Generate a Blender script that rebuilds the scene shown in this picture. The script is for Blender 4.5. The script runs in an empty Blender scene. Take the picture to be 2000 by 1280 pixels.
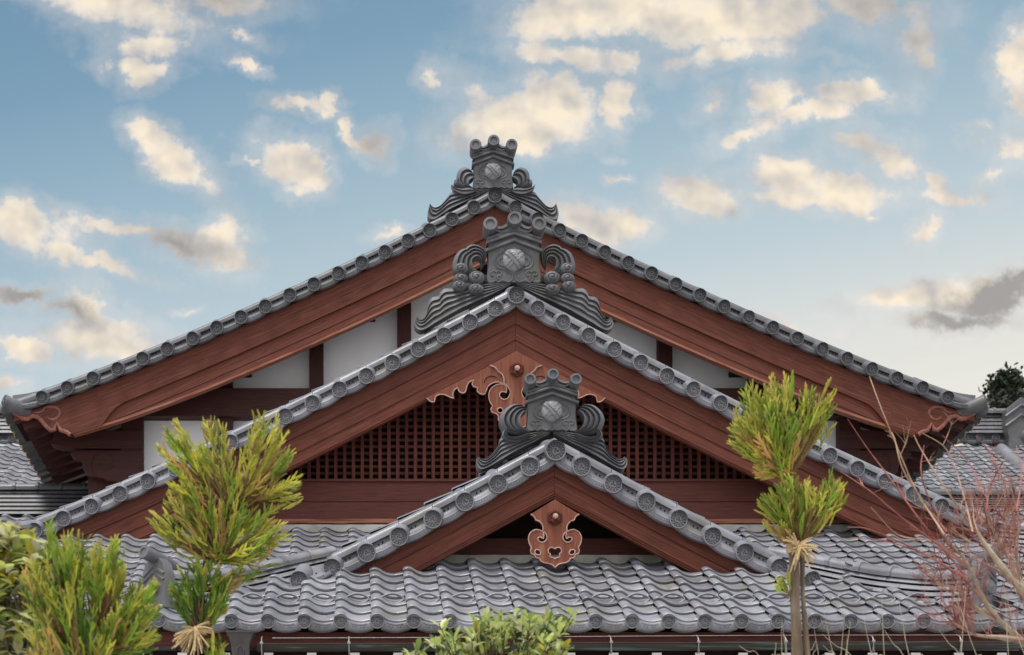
import bpy, math, random
import numpy as np
from mathutils import Vector, Matrix, noise as mnoise
random.seed(7); rng = np.random.default_rng(7)
PI = math.pi
SC = bpy.context.scene
COL = SC.collection

# ------------------------------------------------------------------ camera (perspective-corrected lens: shifted, level)
F = 3800.0                 # focal length in photo pixels (photo 2000 px wide)
VX, VY = 680.0, 1950.0     # vanishing point of the depth axis in photo pixels
HC = 1.6                   # eye height
AX = 1.5                   # x of the symmetry axis shared by the three gables
cam = bpy.data.cameras.new('camera'); camo = bpy.data.objects.new('camera', cam); COL.objects.link(camo)
cam.sensor_width = 36; cam.lens = F / 2000 * 36
cam.shift_x = (1000 - VX) / 2000; cam.shift_y = (VY - 640) / 2000
cam.dof.use_dof = True; cam.dof.focus_distance = 15.5; cam.dof.aperture_fstop = 4.5
cam.clip_start = .1; cam.clip_end = 3000
camo.location = (0, 0, HC); camo.rotation_euler = (PI / 2, 0, 0)
SC.camera = camo

def W(px, py, Y):          # a photo direction at a chosen real distance
    return Vector(((px - VX) * Y / F, Y, HC + (VY - py) * Y / F))

# ------------------------------------------------------------------ light
SUN_EL, SUN_AZ = math.radians(70), math.radians(215)   # azimuth measured clockwise from +Y (behind the camera, a little left)
sun = bpy.data.lights.new('sun', 'SUN'); suno = bpy.data.objects.new('sun', sun); COL.objects.link(suno)
sun.energy = 2.4; sun.angle = math.radians(22); sun.color = (1.0, .965, .92)
sd = Vector((math.sin(SUN_AZ) * math.cos(SUN_EL), math.cos(SUN_AZ) * math.cos(SUN_EL), math.sin(SUN_EL)))
suno.rotation_euler = (-sd).to_track_quat('-Z', 'Y').to_euler(); suno.location = sd * 60
SC.view_settings.view_transform = 'Standard'; SC.view_settings.look = 'None'
SC.view_settings.exposure = .28; SC.view_settings.gamma = 1
SC.cycles.max_bounces = 6; SC.cycles.transparent_max_bounces = 4
SC.cycles.use_denoising = True

# ------------------------------------------------------------------ sky
CLOUDS = [  # photo centre x, y, radius x, y, tilt, weight, tone(0 cream .. 1 grey)
 (230,5,200,60,14,1,.15),(285,85,90,34,-6,1,.1),(265,138,72,32,5,1.15,0),(430,0,130,36,0,.8,.55),(480,68,40,13,28,.7,.1),(488,130,42,13,26,.8,.1),
 (585,200,52,20,4,1,0),(628,190,26,16,-25,1,0),(625,216,18,26,10,.9,0),(688,262,52,15,32,1,0),(738,284,34,30,10,.8,.5),
 (300,268,62,36,20,1.2,0),(345,312,84,40,34,1.2,0),(345,340,50,26,20,.9,0),(560,312,86,48,18,1.2,.1),(606,335,44,56,-10,1.1,.1),(476,312,40,9,12,.8,0),(590,375,50,22,20,.7,.2),
 (40,435,130,48,14,1.2,.15),(110,485,80,32,28,1,0),(190,520,90,16,12,1,0),(255,452,110,18,4,1,.1),(345,472,100,34,16,1.05,.55),(430,465,56,52,12,1.15,.1),(440,505,60,34,22,1,0),
 (45,572,80,20,6,.9,.7),(130,605,80,26,20,.8,.7),(165,610,70,44,30,1.1,.1),(200,668,140,50,10,1.2,0),(40,678,75,26,12,1.2,0),(5,745,40,18,0,1,0),(360,608,22,8,0,.6,0),
 (1010,240,140,60,-4,1.2,0),(1090,212,80,70,12,1.2,0),(1208,198,36,60,4,1.1,.05),(845,160,26,28,30,.7,.1),(1040,275,70,34,-10,1,0),(930,190,70,40,20,.8,.1),
 (1130,40,150,52,-8,1.1,0),(1260,15,240,60,0,1.2,.05),(1420,30,230,60,-4,1.3,0),(1120,112,150,34,6,.9,.1),(1420,100,150,34,-8,.85,.1),(1210,105,50,30,0,.9,.05),
 (1690,20,150,52,6,.8,.5),(1790,75,46,74,8,.8,.45),(1800,125,34,24,0,.7,.4),
 (1510,195,58,48,24,.85,.25),(1560,218,60,20,-4,.9,.05),(1628,218,48,24,10,1.1,0),(1680,184,78,26,12,1.15,.0),(1700,170,40,20,10,.9,0),(1455,262,90,26,-16,.9,.1),(1395,190,40,22,-40,.5,.2),
 (1690,280,70,28,10,.9,.3),(1755,315,50,30,45,1,.1),(1530,340,96,46,6,1.3,.0),(1365,375,76,48,0,1.2,0),(1390,400,70,30,0,1,0),(1640,370,116,38,12,1.25,.1),(1570,385,190,26,2,1,0),
 (1208,350,30,11,8,.8,0),(1190,305,20,10,10,.6,0),(1150,420,70,34,8,1,0),(1200,440,72,38,6,1.15,0),(1985,120,50,90,12,1.2,.1),(1995,190,40,60,0,1,.1),(1925,262,34,14,20,.7,.1),(1912,285,24,20,50,.6,.1),
 (1990,300,44,46,30,.8,.2),(1855,392,82,17,2,1.1,0),(1824,368,22,32,-20,1,0),(1935,352,48,18,-34,.8,.1),(1910,390,40,20,0,.8,0),(1815,455,28,34,10,1,.05),
 (1790,580,140,26,-7,1.15,0),(1900,578,120,30,-16,1.1,.2),(1950,580,140,40,-24,.9,.95),(1880,632,130,26,-4,.75,.9),(1990,540,60,24,-30,.7,.9),
 (775,455,50,14,0,.8,0),(1530,636,44,14,20,.9,0),(1705,418,22,12,16,.9,0),(1655,655,14,9,0,.5,0),(1620,110,50,8,10,.4,.2)]
world = bpy.data.worlds.new('World'); SC.world = world; world.use_nodes = True
nt = world.node_tree; nt.nodes.clear()
def N_(t, tree=None, **kw):
    n = (tree or nt).nodes.new(t)
    for k, v in kw.items():
        if k.startswith('i_'): n.inputs[k[2:]].default_value = v
        else: setattr(n, k, v)
    return n
def L_(a, b, tree=None): (tree or nt).links.new(a, b)
def M_(op, a, b=None, c=None, clamp=False):
    n = N_('ShaderNodeMath', operation=op, use_clamp=clamp)
    for i, v in enumerate((a, b, c)):
        if v is None: continue
        if isinstance(v, (int, float)): n.inputs[i].default_value = v
        else: L_(v, n.inputs[i])
    return n.outputs[0]
def MIXC(f, a, b, blend='MIX'):
    n = N_('ShaderNodeMix', data_type='RGBA', blend_type=blend)
    for s, v in ((n.inputs[0], f), (n.inputs[6], a), (n.inputs[7], b)):
        if isinstance(v, (int, float, tuple)): s.default_value = v if not isinstance(v, tuple) else (*v, 1)
        else: L_(v, s)
    return n.outputs[2]
tc = N_('ShaderNodeTexCoord'); sep = N_('ShaderNodeSeparateXYZ'); L_(tc.outputs['Generated'], sep.inputs[0])
dx, dy, dz = sep.outputs
ady = M_('MAXIMUM', M_('ABSOLUTE', dy), .12)
# direction -> plane ahead (units: thousands of photo pixels); behind the viewer the same plane is mirrored
qx = M_('ADD', M_('MULTIPLY', M_('DIVIDE', dx, ady), F / 1000), VX / 1000)
qy = M_('SUBTRACT', VY / 1000, M_('MULTIPLY', M_('DIVIDE', dz, ady), F / 1000))
comb = N_('ShaderNodeCombineXYZ'); L_(qx, comb.inputs[0]); L_(qy, comb.inputs[1])
def NOISE(vec, scale, det, rough=.55, color=False):
    n = N_('ShaderNodeTexNoise', noise_dimensions='3D'); n.inputs['Scale'].default_value = scale
    n.inputs['Detail'].default_value = det; n.inputs['Roughness'].default_value = rough
    L_(vec, n.inputs['Vector']); return n.outputs['Color' if color else 'Fac']
def VM(op, a, b):
    n = N_('ShaderNodeVectorMath', operation=op)
    for i, v in enumerate((a, b)):
        if isinstance(v, tuple): n.inputs[i].default_value = v
        else: L_(v, n.inputs[i])
    return n.outputs[0]
wob = VM('MULTIPLY', VM('SUBTRACT', NOISE(comb.outputs[0], 12, 6, .68, True), (.5, .5, .5)), (.13, .09, 0))
wob2 = VM('MULTIPLY', VM('SUBTRACT', NOISE(comb.outputs[0], 3.2, 2, .5, True), (.5, .5, .5)), (.06, .05, 0))
pv = VM('ADD', VM('ADD', comb.outputs[0], wob), wob2)
dens = None; tone_n = None; cur = pv
for (cx, cy, rx, ry, ang, wgt, tn) in CLOUDS:
    mp = N_('ShaderNodeMapping', vector_type='TEXTURE')
    mp.inputs['Location'].default_value = (cx / 1000, cy / 1000, 0); mp.inputs['Rotation'].default_value = (0, 0, math.radians(ang))
    mp.inputs['Scale'].default_value = (rx / 1000 * 1.32, ry / 1000 * 1.32, 1); L_(cur, mp.inputs['Vector'])
    ln = N_('ShaderNodeVectorMath', operation='LENGTH'); L_(mp.outputs[0], ln.inputs[0])
    d = M_('MULTIPLY_ADD', ln.outputs['Value'], -wgt, wgt)
    dens = d if dens is None else M_('SMOOTH_MAX', dens, d, .12)
    if tn >= .3:
        g = M_('MULTIPLY', M_('MAXIMUM', d, 0), tn); tone_n = g if tone_n is None else M_('MAXIMUM', tone_n, g)
    ch = N_('ShaderNodeVectorMath', operation='MULTIPLY_ADD')     # keeps the blobs evaluated one after the other
    L_(dens, ch.inputs[0]); ch.inputs[1].default_value = (1e-8, 1e-8, 1e-8); L_(pv, ch.inputs[2]); cur = ch.outputs[0]
fb = NOISE(comb.outputs[0], 17, 7, .62); _ = 0
fbl = NOISE(comb.outputs[0], 8, 3, .5); fbl2 = NOISE(VM('ADD', comb.outputs[0], (.014, -.026, .0)), 8, 3, .5)
dn = M_('ADD', dens, M_('MULTIPLY', M_('SUBTRACT', fb, .5), .95))
dn = M_('ADD', dn, M_('MULTIPLY', M_('SUBTRACT', fbl, .5), .95))
mr = N_('ShaderNodeMapRange', interpolation_type='SMOOTHSTEP'); mr.inputs['From Min'].default_value = .13; mr.inputs['From Max'].default_value = .68
L_(dn, mr.inputs['Value'])
hz = N_('ShaderNodeMapRange', interpolation_type='SMOOTHSTEP'); hz.inputs['From Min'].default_value = -.40; hz.inputs['From Max'].default_value = .35; hz.inputs['To Max'].default_value = .30; L_(dn, hz.inputs['Value'])
alpha_f = M_('MAXIMUM', mr.outputs[0], hz.outputs[0])

sky = N_('ShaderNodeTexSky', sky_type='NISHITA', sun_disc=False, sun_elevation=SUN_EL, sun_rotation=SUN_AZ, altitude=0, air_density=1.0, dust_density=1.2, ozone_density=1.2)
SKYB = .10
def C_(r, g, b): return (r / SKYB, g / SKYB, b / SKYB)
# pale veil low in the sky, whiter to the right
veil = N_('ShaderNodeMapRange', interpolation_type='LINEAR'); veil.inputs['From Min'].default_value = -.30; veil.inputs['From Max'].default_value = .93
L_(M_('ADD', qy, M_('MULTIPLY', M_('SUBTRACT', M_('MINIMUM', M_('MAXIMUM', qx, 0.0), 2.2), 1.0), .19)), veil.inputs['Value'])
rp = N_('ShaderNodeValToRGB'); L_(veil.outputs[0], rp.inputs[0])
for k, (p, c) in enumerate(((.0, (.155, .285, .425)), (.26, (.215, .365, .495)), (.48, (.36, .505, .60)), (.70, (.545, .65, .695)), (.87, (.77, .78, .74)), (1.0, (.87, .84, .75)))):
    e = rp.color_ramp.elements[k] if k < 2 else rp.color_ramp.elements.new(p)
    e.position = p; e.color = (*c, 1)
rs = N_('ShaderNodeVectorMath', operation='SCALE'); L_(rp.outputs[0], rs.inputs[0]); rs.inputs['Scale'].default_value = 1 / SKYB
base = MIXC(.93, sky.outputs[0], rs.outputs[0])
# cloud colour: cream where thick and lit, greyer in the folds
lit = M_('MULTIPLY_ADD', M_('SUBTRACT', fbl2, fbl), 3.4, .68, clamp=True)
thick = N_('ShaderNodeMapRange', interpolation_type='SMOOTHSTEP'); thick.inputs['From Min'].default_value = .15; thick.inputs['From Max'].default_value = 1.0; L_(dn, thick.inputs['Value'])
cream = MIXC(thick.outputs[0], C_(.86, .79, .75), C_(1.0, .865, .665))
cc = MIXC(lit, C_(.52, .50, .495), cream)
tg = M_('MULTIPLY', tone_n, 1.9, clamp=True)
cc = MIXC(tg, cc, C_(.36, .34, .33))
fin = MIXC(M_('MULTIPLY', alpha_f, .95), base, cc)
bgA = N_('ShaderNodeBackground'); bgA.inputs['Strength'].default_value = SKYB * .83; L_(fin, bgA.inputs[0])
# the rest of the sky: an unseen grey-white cover added for soft neutral light
cov = NOISE(tc.outputs['Generated'], 2.2, 5, .55)
cb = N_('ShaderNodeMapRange', interpolation_type='SMOOTHSTEP'); cb.inputs['From Min'].default_value = .28; cb.inputs['From Max'].default_value = .50; L_(cov, cb.inputs['Value'])
zen = N_('ShaderNodeMapRange'); zen.inputs['From Min'].default_value = 0; zen.inputs['From Max'].default_value = .95; zen.inputs['To Min'].default_value = .64; zen.inputs['To Max'].default_value = 1.42; L_(dz, zen.inputs['Value'])
ovc = N_('ShaderNodeVectorMath', operation='SCALE'); ovc.inputs[0].default_value = C_(.90, .90, .93); L_(zen.outputs[0], ovc.inputs['Scale'])     # overcast cover, brighter overhead
fin2 = MIXC(cb.outputs[0], sky.outputs[0], ovc.outputs[0])
bgB = N_('ShaderNodeBackground'); bgB.inputs['Strength'].default_value = SKYB; L_(fin2, bgB.inputs[0])
def RNG(v, a, b):
    n = N_('ShaderNodeMapRange', interpolation_type='SMOOTHSTEP'); n.inputs['From Min'].default_value = a; n.inputs['From Max'].default_value = b; L_(v, n.inputs['Value']); return n.outputs[0]
mask = M_('MULTIPLY', RNG(dy, .30, .5), M_('MULTIPLY', RNG(qx, -.35, -.05), M_('MULTIPLY', RNG(qx, 2.4, 2.1), RNG(qy, -.45, -.12))))
mixs = N_('ShaderNodeMixShader'); L_(mask, mixs.inputs[0])
cb2 = N_('ShaderNodeMapRange', interpolation_type='SMOOTHSTEP'); cb2.inputs['From Min'].default_value = .50; cb2.inputs['From Max'].default_value = .62; L_(NOISE(tc.outputs['Generated'], 6.5, 6, .58), cb2.inputs['Value'])
bgC = N_('ShaderNodeBackground'); bgC.inputs['Strength'].default_value = SKYB * .83; L_(MIXC(M_('MULTIPLY', cb2.outputs[0], .9), base, C_(.86, .79, .73)), bgC.inputs[0])   # same sky, loose clouds, beside the mapped part
mixb = N_('ShaderNodeMixShader'); L_(RNG(dy, .05, .5), mixb.inputs[0]); L_(bgB.outputs[0], mixb.inputs[1]); L_(bgC.outputs[0], mixb.inputs[2])
L_(mixb.outputs[0], mixs.inputs[1]); L_(bgA.outputs[0], mixs.inputs[2])
out = N_('ShaderNodeOutputWorld'); L_(mixs.outputs[0], out.inputs[0])

# ------------------------------------------------------------------ materials
def mat(name, col, rough=.6, spec=.5, nscale=6, nvar=.25, bump=.0, bscale=60, tone=0.0, metal=0, col2=None, stretch=None, transl=0, uv=False, n2=None):
    m = bpy.data.materials.new(name); m.use_nodes = True; t = m.node_tree; t.nodes.clear()
    o = N_('ShaderNodeOutputMaterial', t); b = N_('ShaderNodeBsdfPrincipled', t)
    b.inputs['Roughness'].default_value = rough; b.inputs['Specular IOR Level'].default_value = spec; b.inputs['Metallic'].default_value = metal
    c = N_('ShaderNodeTexCoord', t); mp = N_('ShaderNodeMapping', t)
    L_(c.outputs['UV' if uv else 'Object'], mp.inputs[0], t)
    if stretch: mp.inputs['Scale'].default_value = stretch
    n = N_('ShaderNodeTexNoise', t); n.inputs['Scale'].default_value = nscale; n.inputs['Detail'].default_value = 6; n.inputs['Roughness'].default_value = .6
    L_(mp.outputs[0], n.inputs['Vector'], t)
    r = N_('ShaderNodeMapRange', t); r.inputs['From Min'].default_value = .3; r.inputs['From Max'].default_value = .7
    L_(n.outputs['Fac'], r.inputs['Value'], t)
    mx = N_('ShaderNodeMix', t, data_type='RGBA'); L_(r.outputs[0], mx.inputs[0], t)
    dark = tuple(v * (1 - nvar) for v in col); lite = col2 or tuple(v * (1 + nvar) for v in col)
    mx.inputs[6].default_value = (*dark, 1); mx.inputs[7].default_value = (*lite, 1)
    outc = mx.outputs[2]
    if n2:     # a second layer of stains with their own shape
        (c2, s2, lo, hi, st2) = n2
        mpb = N_('ShaderNodeMapping', t); L_(c.outputs['UV' if uv else 'Object'], mpb.inputs[0], t); mpb.inputs['Scale'].default_value = st2
        nb = N_('ShaderNodeTexNoise', t); nb.inputs['Scale'].default_value = s2; nb.inputs['Detail'].default_value = 5; L_(mpb.outputs[0], nb.inputs['Vector'], t)
        rb = N_('ShaderNodeMapRange', t); rb.inputs['From Min'].default_value = lo; rb.inputs['From Max'].default_value = hi; L_(nb.outputs['Fac'], rb.inputs['Value'], t)
        m2 = N_('ShaderNodeMix', t, data_type='RGBA'); L_(rb.outputs[0], m2.inputs[0], t); L_(outc, m2.inputs[6], t); m2.inputs[7].default_value = (*c2, 1); outc = m2.outputs[2]
    if tone:
        a = N_('ShaderNodeAttribute', t, attribute_name='tone')
        ma = N_('ShaderNodeMath', t, operation='MULTIPLY_ADD'); L_(a.outputs['Fac'], ma.inputs[0], t); ma.inputs[1].default_value = tone; ma.inputs[2].default_value = 1 - tone / 2
        hs = N_('ShaderNodeVectorMath', t, operation='SCALE'); L_(outc, hs.inputs[0], t); L_(ma.outputs[0], hs.inputs['Scale'], t); outc = hs.outputs[0]
    L_(outc, b.inputs['Base Color'], t)
    if bump:
        nb_ = N_('ShaderNodeTexNoise', t); nb_.inputs['Scale'].default_value = bscale; nb_.inputs['Detail'].default_value = 4; L_(mp.outputs[0], nb_.inputs['Vector'], t)
        bp = N_('ShaderNodeBump', t); bp.inputs['Strength'].default_value = bump; bp.inputs['Distance'].default_value = .01
        L_(nb_.outputs['Fac'], bp.inputs['Height'], t); L_(bp.outputs[0], b.inputs['Normal'], t)
    surf = b.outputs[0]
    if transl:
        tr = N_('ShaderNodeBsdfTranslucent', t); L_(outc, tr.inputs[0], t)
        ms = N_('ShaderNodeMixShader', t); ms.inputs[0].default_value = transl; L_(surf, ms.inputs[1], t); L_(tr.outputs[0], ms.inputs[2], t); surf = ms.outputs[0]
    L_(surf, o.inputs[0], t); return m
TILE = mat('roof_tile', (.20, .20, .222), rough=.33, spec=.5, nscale=5, nvar=.30, bump=.12, bscale=70, tone=.48, n2=((.175, .165, .145), 3.4, .53, .72, (1, 1, 1)))
TILE_D = mat('weathered_tile', (.122, .124, .136), rough=.42, spec=.45, nscale=9, nvar=.28, bump=.12, bscale=90, tone=.3, n2=((.125, .12, .10), 3.0, .52, .72, (1, 1, 1)))
MOSSY = mat('ornament_tile', (.118, .119, .13), rough=.52, spec=.45, nscale=9, nvar=.25, bump=.12, bscale=110, n2=((.085, .087, .066), 6, .52, .72, (1, 1, .6)))
SILVER = mat('silvered_tile', (.30, .30, .31), rough=.38, spec=.5, nscale=30, nvar=.2, bump=.1)
RED = mat('red_wood', (.122, .0315, .0175), rough=.62, spec=.3, nscale=7, nvar=.45, bump=.18, bscale=16, stretch=(.55, 9, 9), uv=True, n2=((.235, .092, .050), 4.5, .56, .80, (.30, 14, 14)), tone=.35)
REDW = mat('bleached_wood', (.33, .135, .085), rough=.68, spec=.25, nscale=9, nvar=.30, bump=.2, bscale=14, stretch=(.6, 10, 10), uv=True, n2=((.20, .055, .035), 4, .50, .62, (.5, 12, 12)))
DARK = mat('dark_wood', (.115, .032, .023), rough=.6, spec=.3, nscale=8, nvar=.3, bump=.15, bscale=16, stretch=(.6, 9, 9), uv=True, tone=.3)
LATT = mat('lattice_wood', (.16, .048, .034), rough=.65, spec=.25, nscale=8, nvar=.3, stretch=(.6, 9, 9), uv=True, tone=.5)
DARK2 = mat('shade_dark_wood', (.062, .019, .015), rough=.6, spec=.3, nscale=8, nvar=.35, bump=.15, bscale=16, stretch=(.6, 9, 9), uv=True, tone=.3)  # dark brown wood, its colour deepened for the shadow under the eaves
BLACKW = mat('near_black_wood', (.022, .010, .009), rough=.7, spec=.2, nscale=8, nvar=.3, uv=True, stretch=(.6, 8, 8))  # near-black wood; its colour also stands for shade in soffits and grooves
PEND = mat('carved_wood', (.195, .060, .033), rough=.62, spec=.3, nscale=6, nvar=.30, bump=.2, bscale=18, stretch=(9, 9, .8), n2=((.30, .135, .07), 4, .55, .75, (8, 8, .6)))
PINK = mat('pale_edge_paint', (.47, .30, .25), rough=.7, spec=.2, nscale=30, nvar=.3)
SCROLL = mat('pale_scroll_wood', (.27, .10, .075), rough=.6, spec=.35, nscale=18, nvar=.35, bump=.3, bscale=40)  # same red wood in a paler tone, for the scroll relief
WHITE = mat('white_plaster', (.88, .88, .875), rough=.85, spec=.15, nscale=2, nvar=.05, bump=.05, bscale=50)
MORTAR = mat('lime_mortar', (.45, .43, .39), rough=.9, spec=.1, nscale=7, nvar=.2, bump=.4, bscale=30, n2=((.26, .24, .21), 6, .55, .75, (1, 1, 1)))
COPPER = mat('green_copper', (.035, .030, .026), rough=.5, spec=.4, metal=.2, nscale=5, nvar=.3, stretch=(.4, 3, 3), n2=((.075, .125, .105), 4.5, .55, .66, (.5, 9, 9)))
HOPPER = mat('bronzed_copper', (.075, .068, .066), rough=.5, spec=.4, metal=.2, nscale=8, nvar=.3)
LIPGOLD = mat('lit_lip_gold', (.42, .30, .13), rough=.45, spec=.5, nscale=20, nvar=.2)  # gold tone stands for light caught under the pan tiles' lips
STEEL = mat('galvanised_steel', (.30, .29, .28), rough=.45, spec=.5, nscale=20, nvar=.2, metal=.4)
BLACK = mat('nail_hole', (.008, .008, .009), rough=.9, spec=.1)

# ------------------------------------------------------------------ mesh helpers
class MB:
    def __init__(s): s.v = []; s.f = []; s.m = []; s.t = []; s.uv = []; s.has_uv = False
    def add(s, verts, faces, m=0, tone=.5, uvs=None):
        o = len(s.v); s.v += [tuple(p) for p in verts]
        for k, f in enumerate(faces):
            s.f.append(tuple(o + i for i in f)); s.m.append(m); s.t.append(tone[k] if isinstance(tone, (list, np.ndarray)) else tone)
            if uvs is not None: s.uv.append([uvs[i] for i in f]); s.has_uv = True
            else: s.uv.append([(0, 0)] * len(f))
    def grid(s, P, m=0, tone=.5, flip=False, uv=None, closeu=False):
        nu = len(P); nv = len(P[0]); vs = [p for r in P for p in r]; fs = []
        for i in range(nu - (0 if closeu else 1)):
            for j in range(nv - 1):
                a, b, c, d = i * nv + j, ((i + 1) % nu) * nv + j, ((i + 1) % nu) * nv + j + 1, i * nv + j + 1
                fs.append((a, d, c, b) if flip else (a, b, c, d))
        s.add(vs, fs, m, tone, uv)
    def box(s, c, d, m=0, tone=.5, R=None, axis=None):
        x, y, z = (v / 2 for v in d); vs = [Vector((i * x, j * y, k * z)) for i in (-1, 1) for j in (-1, 1) for k in (-1, 1)]
        if R is not None: vs = [R @ v for v in vs]
        C = Vector(c); fs = [(0, 1, 3, 2), (4, 6, 7, 5), (0, 4, 5, 1), (2, 3, 7, 6), (0, 2, 6, 4), (1, 5, 7, 3)]
        ax = axis if axis is not None else max(range(3), key=lambda k: d[k]); oth = [k for k in range(3) if k != ax]
        off = (c[0] * 3.1 + c[2] * 7.7) % 5
        uvs = []
        loc = [(i * x, j * y, k * z) for i in (-1, 1) for j in (-1, 1) for k in (-1, 1)]
        for l in loc: uvs.append((l[ax] + off, l[oth[0]] + l[oth[1]] + off))
        s.add([C + v for v in vs], fs, m, tone, uvs)
    def tube(s, pts, rad, n=6, m=0, tone=.5, cap=True):
        pts = [Vector(p) for p in pts]; k = len(pts)
        if not isinstance(rad, (list, tuple, np.ndarray)): rad = [rad] * k
        T = (pts[1] - pts[0]).normalized(); u = T.orthogonal().normalized(); rings = []
        for i in range(k):
            T = (pts[min(i + 1, k - 1)] - pts[max(i - 1, 0)])
            T = T.normalized() if T.length > 1e-9 else Vector((0, 0, 1))
            u = (u - T * u.dot(T)); u = u.normalized() if u.length > 1e-6 else T.orthogonal().normalized(); w = T.cross(u)
            rings.append([pts[i] + (u * math.cos(a) + w * math.sin(a)) * rad[i] for a in [2 * PI * j / n for j in range(n)]])
        vs = [p for r in rings for p in r]; fs = []
        for i in range(k - 1):
            for j in range(n): fs.append((i * n + j, i * n + (j + 1) % n, (i + 1) * n + (j + 1) % n, (i + 1) * n + j))
        if cap: fs.append(tuple(range(n - 1, -1, -1))); fs.append(tuple((k - 1) * n + j for j in range(n)))
        s.add(vs, fs, m, tone)
    def lathe(s, O, ax, prof, n=20, m=0, tone=.5, cap=True):     # prof: (distance along axis, radius)
        O = Vector(O); ax = Vector(ax).normalized(); u = ax.orthogonal().normalized(); w = ax.cross(u); vs = []; fs = []
        for (h, r) in prof:
            for j in range(n): a = 2 * PI * j / n; vs.append(O + ax * h + (u * math.cos(a) + w * math.sin(a)) * r)
        for i in range(len(prof) - 1):
            for j in range(n): fs.append((i * n + j, i * n + (j + 1) % n, (i + 1) * n + (j + 1) % n, (i + 1) * n + j))
        if cap: fs.append(tuple(range(n - 1, -1, -1))); fs.append(tuple((len(prof) - 1) * n + j for j in range(n)))
        s.add(vs, fs, m, tone)
    def build(s, name, mats, parent=None, smooth=38, loc=None):
        me = bpy.data.meshes.new(name); me.from_pydata(s.v, [], s.f)
        if not isinstance(mats, (list, tuple)): mats = [mats]
        for m in mats: me.materials.append(m)
        me.polygons.foreach_set('material_index', s.m)
        a = me.attributes.new('tone', 'FLOAT', 'FACE'); a.data.foreach_set('value', [float(x) for x in s.t])
        if s.has_uv:
            uv = me.uv_layers.new(name='UVMap'); flat = [c for f in s.uv for p in f for c in p]; uv.data.foreach_set('uv', flat)
        if smooth:
            me.polygons.foreach_set('use_smooth', [True] * len(me.polygons)); me.update(); me.set_sharp_from_angle(angle=math.radians(smooth))
        me.update(); return link(name, me, parent, loc)
def link(name, me, parent=None, loc=None):
    o = bpy.data.objects.new(name, me); COL.objects.link(o)
    if parent is not None: o.parent = parent
    if loc is not None: o.location = loc
    return o
def empty(name, loc, label, cat, group=None):
    o = bpy.data.objects.new(name, None); COL.objects.link(o); o.location = loc; o.empty_display_size = .3
    return tag(o, label, cat, group)
def tag(o, label=None, cat=None, group=None, kind=None):
    for k, v in (('label', label), ('category', cat), ('group', group), ('kind', kind)):
        if v: o[k] = v
    return o
def inst(o, parent, loc, rot=None, scale=None):
    c = o.copy(); COL.objects.link(c); c.parent = parent; c.location = loc
    if rot is not None: c.rotation_euler = rot
    if scale is not None: c.scale = scale
    return c
def smooth_line(pts, n=6, closed=False):    # Catmull-Rom through points
    P = [np.array(p, float) for p in pts]; k = len(P); out_ = []
    rngk = range(k if closed else k - 1)
    for i in rngk:
        p1, p2 = P[i], P[(i + 1) % k]
        p0 = P[(i - 1) % k] if (closed or i > 0) else p1 * 2 - p2
        p3 = P[(i + 2) % k] if (closed or i < k - 2) else p2 * 2 - p1
        for j in range(n):
            t = j / n; out_.append(.5 * ((2 * p1) + (p2 - p0) * t + (2 * p0 - 5 * p1 + 4 * p2 - p3) * t * t + (3 * p1 - p0 - 3 * p2 + p3) * t ** 3))
    if not closed: out_.append(P[-1])
    return out_
def resample(pts, n):
    P = np.array(pts, float); d = np.r_[0, np.cumsum(np.linalg.norm(np.diff(P, axis=0), axis=1))]
    t = np.linspace(0, d[-1], n); return np.stack([np.interp(t, d, P[:, k]) for k in range(P.shape[1])], 1)
def plate2d(name, outlines, y_front, thick, bevel, mats, parent, smooth=30):
    """flat board cut to outlines (first outer, others holes) in the XZ plane, real thickness along +Y"""
    cu = bpy.data.curves.new(name, 'CURVE'); cu.dimensions = '2D'; cu.fill_mode = 'BOTH'; cu.extrude = max(thick / 2 - bevel, .001); cu.bevel_depth = bevel; cu.bevel_resolution = 1; cu.offset = -bevel
    for ol in outlines:
        sp = cu.splines.new('POLY'); sp.points.add(len(ol) - 1); sp.use_cyclic_u = True
        for p, q in zip(sp.points, ol): p.co = (q[0], q[1], 0, 1)
    tmp = bpy.data.objects.new('tmp', cu); COL.objects.link(tmp)
    dg = bpy.context.evaluated_depsgraph_get(); me = bpy.data.meshes.new_from_object(tmp.evaluated_get(dg)); bpy.data.objects.remove(tmp)
    me.transform(Matrix(((1, 0, 0, 0), (0, 0, -1, y_front + thick / 2), (0, 1, 0, 0), (0, 0, 0, 1))))
    me.materials.clear()
    for m in (mats if isinstance(mats, (list, tuple)) else [mats]): me.materials.append(m)
    me.polygons.foreach_set('use_smooth', [True] * len(me.polygons)); me.set_sharp_from_angle(angle=math.radians(smooth)); me.name = name
    return link(name, me, parent)

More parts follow.
